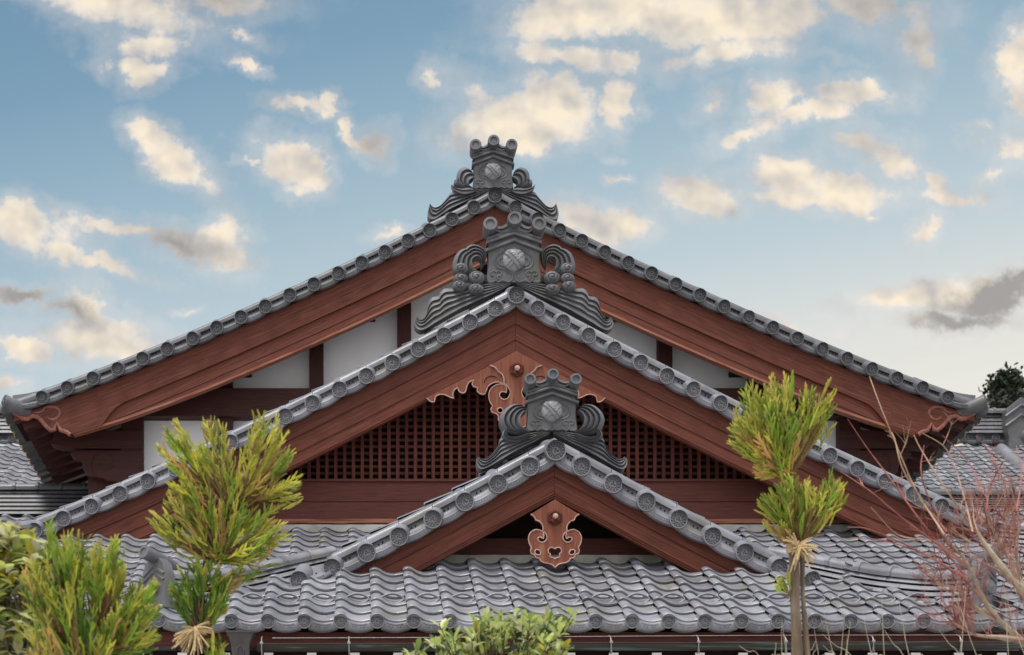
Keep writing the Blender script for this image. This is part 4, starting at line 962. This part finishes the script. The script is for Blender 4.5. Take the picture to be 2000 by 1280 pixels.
# =================================================================== wings behind, left and right
def wing(sg, label, Yr, xin, xout, py_lo, py_hi, ridge_py, cap_py, base_py, Yb, xin2):
    H = empty('connecting_wing', (AX + sg * (xin + xout) / 2, Yr, 0), label, 'building', 'tiled wings behind the great hall')
    X0 = H.location.x; a, b = sorted((AX + sg * xin - X0, AX + sg * xout - X0))
    zlo = HC + (VY - py_lo) * Yr / F; L = .21; sl = .56; th = math.atan(sl); rows = 10
    mb = MB()
    def S(q): q -= 6 * L; return Vector((a, q * math.cos(th), zlo + q * math.sin(th)))
    tile_roof(mb, S, (1, 0, 0), .245, 0, int((b - a) / .245), rows + 6, L); mb.build('tile_roof', [TILE], H, smooth=50)
    yt = rows * L * math.cos(th); zt = zlo + rows * L * math.sin(th)
    # main ridge: row of small round tiles, stacked courses, cover row
    P = []; mb = MB(); n = int((b - a) / .225)
    dm = end_tile_mesh('end_tile', .055, (0, 1, .2), .1); dm.materials.clear(); dm.materials.append(TILE_D)
    for k in range(n):
        A = Vector((a + .225 * k, yt - .05, zt + .13)); verge_strip(mb, A, Vector((1, 0, 0)), Vector((0, 0, 1)), .225, .05, .2)
    fr = mb.build('ridge_frieze', [TILE_D, BLACK], H, smooth=50)
    for k in range(n): link('end_tile', dm, fr, (a + .225 * k, yt - .06, zt + .13))
    mb = MB(); noshi_ridge(mb, [(a, yt + .12, zt + .20), ((a + b) / 2, yt + .12, zt + .20), (b, yt + .12, zt + .20)], 5, .062, .16, .075); mb.build('main_ridge', [TILE_D], H, smooth=40)
    # lower stacked ridge in front, nearer the viewer
    zb = HC + (VY - base_py) * Yb / F; h = (base_py - cap_py) * Yb / F; yb = Yb - Yr
    a2, b2 = sorted((AX + sg * xin2 - X0, AX + sg * xout - X0))
    mb = MB(); noshi_ridge(mb, [(a2, yb, zb), ((a2 + b2) / 2, yb, zb), (b2, yb, zb)], 6, (h - .08) / 6, .2, .075); mb.build('lower_ridge', [TILE_D], H, smooth=40)
    mb = MB()
    def S2(q): return Vector((a2, yb - .95 + q * math.cos(th), zb - .5 + q * math.sin(th)))
    tile_roof(mb, S2, (1, 0, 0), .245, 0, int((b2 - a2) / .245), 5, .21); mb.build('lower_tile_roof', [TILE], H, smooth=50)
    wall_box('wall', H, ((a + b) / 2, yt + .2, zlo / 2), (b - a - .4, 2.4, zlo - .1), BLACKW)
    wall_box('wall', H, ((a2 + b2) / 2, yb + .05, (zb - .5) / 2), (b2 - a2 - .1, .5, zb - .55), BLACKW)
    return H, zt, yt, (a, b)
WR, ztR, ytR, (aR, bR) = wing(1, 'tiled wing to the right with a stone-grey layered ridge and a diagonal cover row', 26.0, 4.6, 13.5, 950, 870, 866, 957, 1004, 22.2, 4.6)
WL, ztL, ytL, (aL, bL) = wing(-1, 'dark layered ridge and tiled slope of the left wing, half hidden by the eave', 26.0, 4.6, 13.5, 950, 870, 866, 947, 1014, 22.2, 3.6)
# descending cover row and ridge-end ornament of the right wing
mb = MB(); p = [W(1955, 878, 27.6), W(1985, 905, 27.0), W(2030, 945, 26.2)]; mb.tube([v - WR.location for v in p], .085, 12); mb.build('descending_ridge', [TILE], WR)
v = W(1992, 868, 27.7) - WR.location; mb = MB()
o2 = [(-.20, -.30), (-.17, .1), (-.22, .25), (-.20, .50), (0, .66), (.5, .45), (.5, -.3)]
pl_ = plate2d('ridge_end_ornament', [[(v.x + a, v.z + b) for a, b in o2]], v.y - .05, .25, .01, TILE_D, WR)
for vv in (.30, .44): mb.tube([(v.x - .22, v.y - .055, v.z + vv - .06), (v.x + .0, v.y - .055, v.z + vv + .10), (v.x + .3, v.y - .055, v.z + vv)], .022, 6)
mb.lathe((v.x + .1, v.y - .05, v.z + .1), (0, -1, 0), [(0, .11), (.05, .08), (.06, .001)], 16); mb.build('relief_carving', [TILE_D], pl_)

# =================================================================== plants
def leafmat(name, col, var=.35, tr=.35, rough=.5, col2=None): return mat(name, col, rough=rough, spec=.35, nscale=9, nvar=var, transl=tr, tone=.5, col2=col2)
GREEN = leafmat('cedar_green', (.35, .48, .07), tr=.5); YGREEN = leafmat('cedar_yellow_green', (.60, .59, .115), tr=.5); BRONZE = leafmat('cedar_bronze', (.60, .42, .15), tr=.45); TIPS = leafmat('cedar_tips', (.70, .58, .19), tr=.5); DGREEN = leafmat('cedar_deep_green', (.17, .30, .05), tr=.45)
BARK = mat('bark', (.17, .125, .085), rough=.85, spec=.15, nscale=14, nvar=.5, bump=.6, bscale=26, stretch=(1, 1, .25), n2=((.30, .27, .22), 10, .5, .7, (1, 1, .4)))
BARKD = mat('dark_bark', (.07, .05, .035), rough=.85, spec=.15, nscale=14, nvar=.4, bump=.5)
STRAW = mat('straw', (.56, .41, .22), rough=.7, spec=.25, nscale=25, nvar=.3)
LIMBC = mat('cedar_limb', (.20, .125, .06), rough=.8, spec=.15, nscale=14, nvar=.4)
def inside(p, poly):
    x, y = p; c = False; j = len(poly) - 1
    for i in range(len(poly)):
        if (poly[i][1] > y) != (poly[j][1] > y) and x < (poly[j][0] - poly[i][0]) * (y - poly[i][1]) / (poly[j][1] - poly[i][1]) + poly[i][0]: c = not c
        j = i
    return c
def sample(poly):
    xs = [p[0] for p in poly]; ys = [p[1] for p in poly]
    while True:
        p = (random.uniform(min(xs), max(xs)), random.uniform(min(ys), max(ys)))
        if inside(p, poly): return p, (p[1] - min(ys)) / (max(ys) - min(ys))
def rv(s=1.0): return Vector((random.gauss(0, s), random.gauss(0, s), random.gauss(0, s)))
def shoot(mb, A, B, bend, r, m, mt, tone):
    """one cedar shoot: a slim tapering finger closed round with short needles"""
    k = 5; pts = []; d = (B - A); L = d.length
    for i in range(k + 1): f = i / k; pts.append(A + d * f + bend * (f * (1 - f)))
    rad = [r * .55, r * .9, r, r * .95, r * .75, r * .25]
    mb.tube(pts[:5], rad[:5], 5, m, tone, cap=False); mb.tube(pts[4:], rad[4:], 5, mt, tone, cap=False)
    dn_ = d.normalized(); u = dn_.orthogonal().normalized(); w = dn_.cross(u); nn = int(L / .0075); vs = []; fs = []; ms = []
    for i in range(nn):
        f = (i + .5) / nn; c = A + d * f + bend * (f * (1 - f)); a = i * 2.4 + random.random(); o = u * math.cos(a) + w * math.sin(a); t = dn_.cross(o)
        ln = r * (1.9 if f < .85 else 1.3); b = len(vs)
        vs += [c + o * r * .4 - t * r * .32, c + o * r * .4 + t * r * .32, c + o * (r * .6 + ln * .62) + dn_ * ln * 1.1]; fs.append((b, b + 1, b + 2))
    if vs: mb.add(vs, fs, m, [min(1, max(0, tone + random.uniform(-.3, .3))) for _ in fs])
def cedar_crown(parent, name, polys, Y, thick, r=.0047, limb=BARKD):
    """polys: list of (outline, root, number of sprays, length range m, weights (green, yellow, bronze, deep))"""
    mb = MB(); lb = MB()
    for (poly, root, n, (l0, l1), wts) in polys:
        R = W(*root, Y) - parent.location; bases = []
        for i in range(int(n * 1.5)):
            p, hfrac = sample(poly); yo = random.gauss(0, thick * .5); T = W(*p, Y) - parent.location + Vector((0, yo, 0))
            d = (T - R); dist = d.length; d.normalize(); d = (d + Vector((0, 0, .18)) + rv(.10)).normalized(); L = min(random.uniform(l0, l1), dist * .8 + .05); A = T - d * L
            g, y_, b_, q_ = wts; b2 = b_ * (hfrac ** 1.6) * 2.2; c = random.choices((0, 1, 2, 4), (g * (1.3 - hfrac), y_, b2, q_))[0]; mt = 3 if (c in (0, 1) and hfrac < .55 and random.random() < .65) else c
            tone = random.random(); bend = rv(.02); shoot(mb, A, T, bend, r, c, mt, tone)
            k = random.randint(3, 6); ax = rv().normalized()
            for j in range(k):
                f = .18 + .66 * (j + random.random() * .5) / k; c0 = A + (T - A) * f; s_ = d.cross(ax).normalized() * (1 if j % 2 else -1)
                dd = (d * .86 + s_ * random.uniform(.28, .55) + rv(.08) + Vector((0, 0, .10))).normalized(); l = L * random.uniform(.28, .5) * (1.1 - f * .4)
                shoot(mb, c0, c0 + dd * l, rv(.008) + Vector((0, 0, -.01)), r * .92, c, mt, min(1, max(0, tone + random.uniform(-.2, .2))))
            bases.append(A)
        for A in bases[::2]:
            mid = (R + A) / 2 + Vector((random.gauss(0, .01), random.gauss(0, .01), -.03 * (A - R).length)); lb.tube([R, mid, A], [.0065, .0045, .003], 5, 0, .5, cap=False)
    o = mb.build(name, [GREEN, YGREEN, BRONZE, TIPS, DGREEN], parent, smooth=0); lb.build('branches', [LIMBC], parent)
    return o
def trunk(parent, pts, rads, m=BARK, n=10, name='trunk'):
    P = [Vector(p) for p in resample(smooth_line([tuple(Vector(p) - parent.location) for p in pts], 6), 30)]; R = np.interp(np.linspace(0, 1, 30), np.linspace(0, 1, len(rads)), rads)
    mb = MB(); mb.tube(P, [r * (1 + .10 * math.sin(i * 2.3) + random.uniform(-.06, .06)) for i, r in enumerate(R)], n, 0); return mb.build(name, [m], parent)
def ground_pt(px, Y): v = W(px, VY, Y); return Vector((v.x, Y, 0))
YT = 8.8
# --- left cedar
g0 = ground_pt(360, YT); TL = empty('cedar_tree', g0, 'tall yellow-green cedar with loose upswept sprays, straw tie round its lower trunk', 'tree', 'pruned garden cedars')
trunk(TL, [g0, W(368, 1400, YT), W(380, 1240, YT), W(400, 1110, YT), W(415, 1030, YT), W(448, 950, YT), W(458, 880, YT)], [.05, .036, .032, .026, .022, .014, .006], BARKD)
cedar_crown(TL, 'crown', [
 ([(300, 866), (318, 826), (352, 836), (385, 872), (396, 815), (428, 822), (468, 868), (505, 818), (548, 812), (568, 850), (584, 888), (566, 920), (560, 945), (520, 948), (470, 965), (420, 955), (360, 920), (325, 905)], (450, 1000), 95, (.10, .20), (.8, 1.5, .5, 0)),
 ([(525, 962), (598, 928), (600, 958), (560, 985), (535, 985)], (490, 972), 10, (.10, .17), (.3, 1.4, .5, 0)),
 ([(302, 955), (340, 930), (400, 945), (380, 970), (330, 972)], (425, 985), 16, (.09, .16), (.5, 1, 1, 0)),
 ([(278, 1005), (308, 985), (350, 950), (400, 962), (450, 950), (520, 985), (565, 985), (548, 1018), (588, 1036), (560, 1060), (596, 1080), (500, 1112), (440, 1104), (400, 1095), (330, 1060), (288, 1040)], (425, 1085), 120, (.10, .20), (1, 1.4, .6, .15)),
 ([(330, 1090), (400, 1075), (440, 1120), (500, 1090), (520, 1105), (455, 1145), (400, 1130)], (410, 1150), 22, (.09, .15), (.4, .8, 1.2, .2)),
 ([(330, 1140), (362, 1102), (420, 1108), (458, 1120), (446, 1180), (420, 1212), (365, 1205), (338, 1180)], (392, 1240), 70, (.08, .15), (.8, .2, .05, 1.4)),
 ([(398, 1240), (452, 1235), (448, 1262), (430, 1300), (395, 1300)], (415, 1330), 18, (.08, .14), (1, .8, .1, .6))], YT, .17)
# --- right cedar
g0 = ground_pt(1562, YT); TR = empty('cedar_tree', g0, 'slim two-stemmed cedar with two broom-shaped tufts above pale bare stems', 'tree', 'pruned garden cedars')
trunk(TR, [g0, W(1558, 1400, YT), W(1557, 1280, YT), W(1553, 1180, YT), W(1550, 1075, YT)], [.05, .034, .029, .026, .022])
trunk(TR, [g0 + Vector((.05, .03, 0)), W(1578, 1400, YT + .03), W(1577, 1280, YT + .03), W(1568, 1170, YT + .03), W(1566, 1075, YT + .03), W(1556, 1000, YT + .03), W(1545, 925, YT + .03), W(1536, 850, YT + .03)], [.04, .026, .023, .020, .017, .013, .011, .005])
cedar_crown(TR, 'crown', [
 ([(1414, 818), (1446, 832), (1440, 782), (1450, 742), (1475, 720), (1510, 734), (1540, 726), (1562, 748), (1600, 754), (1634, 756), (1628, 800), (1602, 830), (1590, 850), (1570, 880), (1530, 900), (1490, 896), (1452, 872)], (1538, 930), 120, (.10, .19), (1.3, 1.3, .25, 0)),
 ([(1412, 816), (1450, 826), (1500, 862), (1490, 890), (1450, 868), (1425, 845)], (1535, 915), 22, (.10, .17), (.4, 1.6, .9, 0)),
 ([(1452, 872), (1500, 890), (1520, 905), (1480, 930), (1462, 936), (1450, 915), (1470, 900)], (1538, 920), 13, (.09, .15), (.1, .9, 1.6, 0)),
 ([(1600, 826), (1636, 810), (1630, 825), (1595, 850)], (1545, 915), 5, (.10, .16), (.1, 1, 1, 0)),
 ([(1466, 972), (1488, 944), (1535, 930), (1575, 928), (1592, 958), (1585, 990), (1560, 1020), (1520, 1005), (1500, 985)], (1560, 1066), 62, (.10, .18), (1.3, 1.0, .4, 0)),
 ([(1602, 945), (1614, 916), (1648, 922), (1662, 962), (1640, 990), (1612, 1006), (1598, 985)], (1562, 1062), 30, (.10, .18), (1.1, 1.1, .3, 0)),
 ([(1472, 1028), (1520, 1020), (1545, 1040), (1510, 1045)], (1560, 1070), 8, (.09, .14), (.1, .8, 1.6, 0)),
 ([(1508, 1105), (1530, 1108), (1545, 1140), (1540, 1152), (1515, 1130)], (1550, 1165), 5, (.06, .10), (1, .8, .1, 0))], YT, .15)
# --- left cedar bush
YB = 7.7; g0 = ground_pt(170, YB); TB = empty('cedar_bush', g0, 'low bushy bright green cedar in the left corner of the garden', 'shrub')
for e in ((100, 1090), (160, 1080), (215, 1120), (270, 1180), (105, 1190)): trunk(TB, [g0 + rv(.03) * Vector((1, 1, 0)).length * .3 if False else g0, W(170 + (e[0] - 170) * .35, 1420, YB), W(170 + (e[0] - 170) * .6, 1280, YB), W(*e, YB)], [.03, .02, .014, .005], BARKD, 7, 'stem')
cedar_crown(TB, 'crown', [
 ([(86, 1072), (104, 1040), (130, 1024), (152, 1062), (168, 1042), (182, 1078), (160, 1140), (110, 1140)], (135, 1220), 55, (.09, .17), (1.6, 1.1, .03, .15)),
 ([(176, 1078), (205, 1062), (232, 1036), (252, 1078), (250, 1130), (210, 1160), (170, 1140)], (195, 1225), 60, (.09, .17), (1.6, 1.1, .03, .2)),
 ([(248, 1130), (285, 1128), (310, 1122), (318, 1170), (305, 1215), (320, 1240), (290, 1280), (245, 1290), (225, 1210)], (220, 1260), 70, (.09, .17), (1.8, .6, .03, .4)),
 ([(35, 1120), (70, 1085), (110, 1130), (110, 1190), (50, 1190)], (125, 1250), 26, (.09, .16), (1, 1.2, .1, .2)),
 ([(90, 1170), (170, 1150), (250, 1180), (230, 1290), (100, 1290)], (170, 1330), 62, (.09, .17), (1.2, .6, .15, .3)),
 ([(45, 1195), (110, 1185), (125, 1290), (50, 1290)], (125, 1350), 24, (.09, .16), (.9, .8, .5, .1))], YB, .22, r=.0043)
# --- broadleaf shrubs
def leaf(mb, P, d, up, L, wd, m, tone, fold=.25, curl=.2):
    d = d.normalized(); s_ = d.cross(up); s_ = s_.normalized() if s_.length > 1e-4 else d.orthogonal().normalized(); n = s_.cross(d)
    prof = [(0, .10), (.22, .55), (.48, .95), (.72, .92), (.90, .52), (1.0, .04)]; vs = []
    for f, w_ in prof:
        c = P + d * (L * f) - n * (curl * L * f * f); e = s_ * (wd * w_ * .5); q = n * (fold * wd * w_ * .5)
        vs += [c - e + q, c, c + e + q]
    fs = []
    for i in range(len(prof) - 1):
        b = i * 3; fs += [(b, b + 1, b + 4, b + 3), (b + 1, b + 2, b + 5, b + 4)]
    mb.add(vs, fs, m, tone)
L1 = leafmat('leaf_light_green', (.46, .52, .17), tr=.45, rough=.35); L2 = leafmat('leaf_green', (.20, .29, .06), tr=.4, rough=.35); L3 = leafmat('leaf_cream', (.58, .56, .36), tr=.4, rough=.4); L4 = leafmat('leaf_golden', (.42, .36, .04), tr=.45, rough=.4); L5 = leafmat('leaf_deep_green', (.05, .095, .022), tr=.25, rough=.3)
def leafy(parent, poly, root, Y, thick, nstem, nleaf, LL, wd, wts, upr=.8, stem_m=BARKD, sr=.0045):
    lb, sb = MB(), MB(); R = W(*root, Y) - parent.location
    for i in range(nstem):
        p, hf = sample(poly); T = W(*p, Y) - parent.location + Vector((0, random.gauss(0, thick * .5), 0)); mid = R * .45 + T * .55 + Vector((random.gauss(0, .05), random.gauss(0, .05), -.03)); pts = [Vector(q) for q in smooth_line([R, mid, T], 5)]
        sb.tube(pts, [sr * 1.4 * (1 - .75 * k / len(pts)) for k in range(len(pts))], 5, 0, .5, cap=False); d = (pts[-1] - pts[-3]).normalized(); tn = random.random()
        for j in range(nleaf):
            f = random.random() ** 1.6 * .30; c = T - d * f * (T - R).length * .5; a = j * 2.4 + random.random() * .6; o = Vector((math.cos(a), math.sin(a), 0)); dd = (o * random.uniform(.4, 1.0) + Vector((0, 0, upr)) * random.uniform(.3, 1.1) + rv(.15))
            m = random.choices(range(5), wts)[0]; leaf(lb, c, dd, Vector((0, 0, 1)) - o * .3, random.uniform(*LL), random.uniform(*wd), m, min(1, max(0, tn + random.uniform(-.35, .35))), random.uniform(.1, .4), random.uniform(-.05, .35))
    lb.build('foliage', [L1, L2, L3, L4, L5], parent, smooth=60); sb.build('stem', [stem_m], parent)
YC = 8.4; g0 = ground_pt(970, YC); TC = empty('round_shrub', g0, 'rounded shrub with small upright pale green leaves in front of the porch gutter', 'shrub')
leafy(TC, [(785, 1300), (800, 1272), (835, 1258), (850, 1230), (880, 1250), (905, 1236), (930, 1208), (960, 1202), (1010, 1198), (1060, 1208), (1080, 1200), (1108, 1204), (1122, 1222), (1098, 1245), (1108, 1272), (1090, 1300)], (960, 1480), YC, .30, 125, 7, (.042, .068), (.020, .031), (2.2, .5, .35, .15, .08), 1.25)
YS = 8.3; g0 = ground_pt(30, YS); TS = empty('camellia_shrub', g0, 'sparse shrub with broad variegated yellow and cream leaves at the left edge', 'shrub')
leafy(TS, [(-40, 1040), (0, 1030), (30, 1024), (65, 1060), (80, 1050), (110, 1075), (100, 1130), (80, 1180), (100, 1260), (60, 1300), (-40, 1300)], (40, 1500), YS, .30, 150, 12, (.055, .095), (.030, .046), (2.0, .3, 1.6, .9, .08), .6, BARK, .0032)

# --- bare red-twigged maple on the right
YM = 9.6; g0 = ground_pt(2120, YM); TM = empty('bare_maple', g0, 'leafless maple with knobbly tan limbs and thin crimson twigs at the right edge', 'tree')
LIMB = mat('maple_limb', (.37, .30, .215), rough=.75, spec=.2, nscale=14, nvar=.35, bump=.5, bscale=40, n2=((.22, .09, .075), 7, .55, .75, (1, 1, 1)))
TWIG = mat('crimson_twig', (.30, .055, .065), rough=.5, spec=.4, nscale=10, nvar=.4, col2=(.40, .15, .12)); TAN = mat('tan_twig', (.42, .28, .19), rough=.6, spec=.3, nscale=10, nvar=.35)
def wp(px, py, yo=0): return W(px, py, YM + yo) - TM.location
lm, tw = MB(), MB(); nodes = []
limbs = [([(2120, 1950), (2110, 1560), (2060, 1330), (1995, 1252), (1945, 1205), (1915, 1160), (1895, 1110), (1868, 1072), (1842, 1052), (1832, 1030)], [.07, .055, .045, .03, .027, .023, .018, .014, .010, .006], 0),
         ([(2060, 1330), (2040, 1200), (2000, 1155), (1968, 1122), (1940, 1085), (1920, 1058), (1908, 1035)], [.045, .035, .030, .027, .019, .014, .008], -.15),
         ([(2040, 1250), (2010, 1200), (1985, 1080), (1990, 1030), (1985, 985)], [.03, .016, .011, .008, .004], .2), ([(1945, 1205), (1900, 1185), (1870, 1150), (1820, 1140)], [.02, .012, .008, .004], .1),
         ([(2000, 1155), (1965, 1080), (1940, 1040), (1925, 1005)], [.016, .010, .007, .004], .1), ([(1995, 1252), (1950, 1245), (1905, 1240), (1860, 1215)], [.018, .010, .007, .004], -.2)]
for pts, rad, yo in limbs:
    P = [Vector(p) for p in resample(smooth_line([tuple(wp(a, b, yo)) for a, b in pts], 5), 28)]; R = np.interp(np.linspace(0, 1, 28), np.linspace(0, 1, len(rad)), rad)
    lm.tube(P, [r * (1 + random.uniform(-.10, .14)) for r in R], 8, 0); nodes += [(p, r) for p, r in zip(P[10:], R[10:])]
def twig(A, d, L, r, lev, col):
    k = 5; pts = [A]; 
    for i in range(k): d = (d + rv(.11) + Vector((0, 0, .05))).normalized(); pts.append(pts[-1] + d * (L / k))
    tw.tube(pts, [r * (1 - .7 * i / k) for i in range(k + 1)], 4, col, random.random(), cap=False)
    if lev > 0:
        for j in range(random.randint(2, 4)):
            i = random.randint(1, k - 1); s_ = rv().normalized(); dd = (d * .8 + s_ * .55 + Vector((0, 0, .12))).normalized(); twig(pts[i], dd, L * random.uniform(.35, .65), r * .62, lev - 1, col if random.random() < .85 else 1 - col)
for i in range(220):
    A, r = random.choice(nodes); d = Vector((random.gauss(-.35, .55), random.gauss(0, .35), random.uniform(.1, 1))).normalized(); twig(A, d, random.uniform(.08, .28), random.uniform(.0019, .0032), 2, 0 if random.random() < .80 else 1)
for pts in ([(1885, 1125), (1800, 1020), (1735, 930), (1697, 880), (1655, 818)], [(1845, 1045), (1790, 960), (1755, 880), (1722, 800), (1698, 735)], [(1850, 1040), (1770, 930), (1748, 860), (1742, 845)], [(1880, 1100), (1760, 1010), (1700, 960), (1640, 920)], [(1890, 1130), (1790, 1075), (1700, 1035), (1655, 1030)],
            [(1905, 1150), (1820, 1090), (1740, 1060), (1668, 1050)], [(1900, 1040), (1880, 960), (1850, 880), (1800, 845)], [(1935, 1060), (1915, 960), (1890, 900), (1840, 850)], [(1915, 1050), (1850, 960), (1800, 880), (1785, 850)], [(1985, 1030), (1960, 940), (1930, 880), (1905, 850)], [(1985, 1000), (1995, 930), (1985, 870)], [(1850, 1040), (1815, 1000), (1775, 985), (1750, 940)], [(1835, 1030), (1800, 930), (1805, 870)], [(1925, 1005), (1935, 950), (1960, 900)], [(1895, 1110), (1830, 1060), (1755, 1045), (1700, 990)]):
    P = [Vector(p) for p in smooth_line([tuple(wp(a, b, random.uniform(-.2, .2))) for a, b in pts], 5)]; c = 0 if random.random() < .75 else 1
    tw.tube(P, [.0050 * (1 - .68 * k / len(P)) for k in range(len(P))], 5, c, random.random(), cap=False)
    for i in range(3, len(P) - 2, 4):
        if random.random() < .6: twig(P[i], ((P[i + 1] - P[i]).normalized() + rv(.5)).normalized(), random.uniform(.06, .2), .0026, 1, c)
lm.build('branches', [LIMB], TM); tw.build('twigs', [TWIG, TAN], TM)
# --- dry pale stalks in front of the eave
g0 = ground_pt(1700, 9.0); GS = MB(); DRY = mat('dry_stalk', (.52, .44, .32), rough=.7, spec=.2, nscale=20, nvar=.3)
def gp(px, py, Y=9.0): return W(px, py, Y) - g0
for i in range(22):
    px = random.uniform(1480, 2010) if i < 20 else random.uniform(1720, 2010); top = random.uniform(1175, 1262) if px < 1720 else random.uniform(1140, 1260); lean = random.gauss(-16, 22); Yq = 9 + random.gauss(0, .2)
    b = Vector(gp(px + random.uniform(10, 50), VY, Yq)); b.z = 0
    P = [Vector(q) for q in smooth_line([b, gp(px - lean * 1.6, 1420, Yq), gp(px, 1285, Yq), gp(px + lean * .55, (1285 + top) / 2, Yq), gp(px + lean, top, Yq)], 4)]
    GS.tube(P, [.0022 * (1 - .7 * k / len(P)) for k in range(len(P))], 4, 0, random.random(), cap=False)
go_ = GS.build('dry_grass', [DRY]); go_.location = g0; tag(go_, 'thin straw-pale dead stalks rising beside the bare maple', 'grass', kind='stuff')
# --- straw ties
def straw_tie(loc, strands, label, rad_band):
    O = Vector(loc); mb = MB()
    for (dx_, dz_, dyy, n, ln) in strands:
        for k in range(n):
            e = Vector((dx_, dyy, dz_)).normalized() * ln * random.uniform(.75, 1.1) + rv(.006); sp = rv(.007); side = rv(.016)
            mb.tube([sp, sp + e * .35 + side * .35 + Vector((0, -.012, .004)), sp + e * .75 + side * .9, sp + e + side * 1.3 + Vector((0, 0, -.008))], [.0042, .0046, .0042, .0034], 5, 0, random.random())
    for k in range(4): 
        z_ = (k - 1.5) * .007; mb.tube([(math.cos(a) * rad_band, .05 + math.sin(a) * rad_band, z_ + .004 * math.sin(3 * a + k)) for a in np.linspace(0, 2 * PI, 19)], .0055, 5, 0, random.random())
    mb.lathe((0, -.004, 0), (0, -1, 0), [(-.01, .018), (.004, .019), (.014, .008)], 9)
    o = mb.build('straw_tie', [STRAW]); o.location = O; o.scale = (.85, .85, .85); tag(o, label, 'straw tie', 'straw ties round the cedar trunks'); return o
straw_tie(W(1560, 1071, YT - .06), [(-.9, .75, -.3, 9, .085), (-.5, .9, -.2, 5, .07), (1, -.10, -.35, 10, .10), (1, .45, -.2, 4, .09), (.75, -.75, -.3, 8, .085), (-.3, -1, -.3, 6, .085), (-1, -.35, -.2, 4, .06)], 'straw tie knotted under the lower tuft of the two-stemmed cedar', .05)
straw_tie(W(382, 1231, YT - .06), [(-1, -.55, -.3, 10, .12), (-.8, -1, -.3, 9, .13), (-.2, -1, -.3, 8, .12), (.35, -1, -.3, 7, .11), (-1, .05, -.2, 5, .09), (1, .05, -.1, 5, .10)], 'straw tie hanging on the trunk of the tall left cedar', .05)
# --- dark trees far behind on the right
def far_tree(px, top, bot, Y, wpx, label, n):
    g0 = ground_pt(px, Y); o = empty('pine_tree', g0, label, 'tree', 'dark trees behind the right wing'); H = W(px, top, Y).z; s_ = Y / F
    trunk(o, [g0, Vector((g0.x, Y, H * .5)), Vector((g0.x + .3, Y, H * .97))], [.5, .3, .06], BARKD, 8)
    mb = MB(); cl = []
    for i in range(n):
        f = random.random(); z_ = W(px, top + (bot - top) * f, Y).z; hw = wpx * s_ * (.25 + .75 * f ** .7); cl.append((Vector((random.uniform(-hw, hw), random.uniform(-hw, hw), z_)), random.uniform(.2, .5)))
    for c, r in cl:
        for k in range(110):
            p = c + rv(1).normalized() * r * random.random() ** .5; d = rv().normalized(); leaf(mb, p, d, rv().normalized(), random.uniform(.09, .17), random.uniform(.05, .085), 0, random.random())
    lb = MB()
    for c, r in cl[::2]: lb.tube([(0.1, 0, c.z - abs(c.x) * .5 - .6), c * .6 + Vector((0, 0, c.z * .4 - .25)), c], [.06, .04, .02], 5)
    mb.build('crown', [FAR], o, smooth=0); lb.build('branches', [BARKD], o)
FAR = mat('far_foliage', (.028, .036, .022), rough=.7, spec=.2, nscale=1, nvar=.4, tone=.7)
far_tree(1985, 800, 880, 42, 70, 'dark evergreen standing lower behind the right wing roof', 110)
far_tree(1968, 742, 820, 46, 24, 'dark slender tree top rising against the pale sky behind the right wing', 26)
far_tree(2045, 765, 880, 48, 58, 'dark evergreen cut by the right edge of the picture', 80)
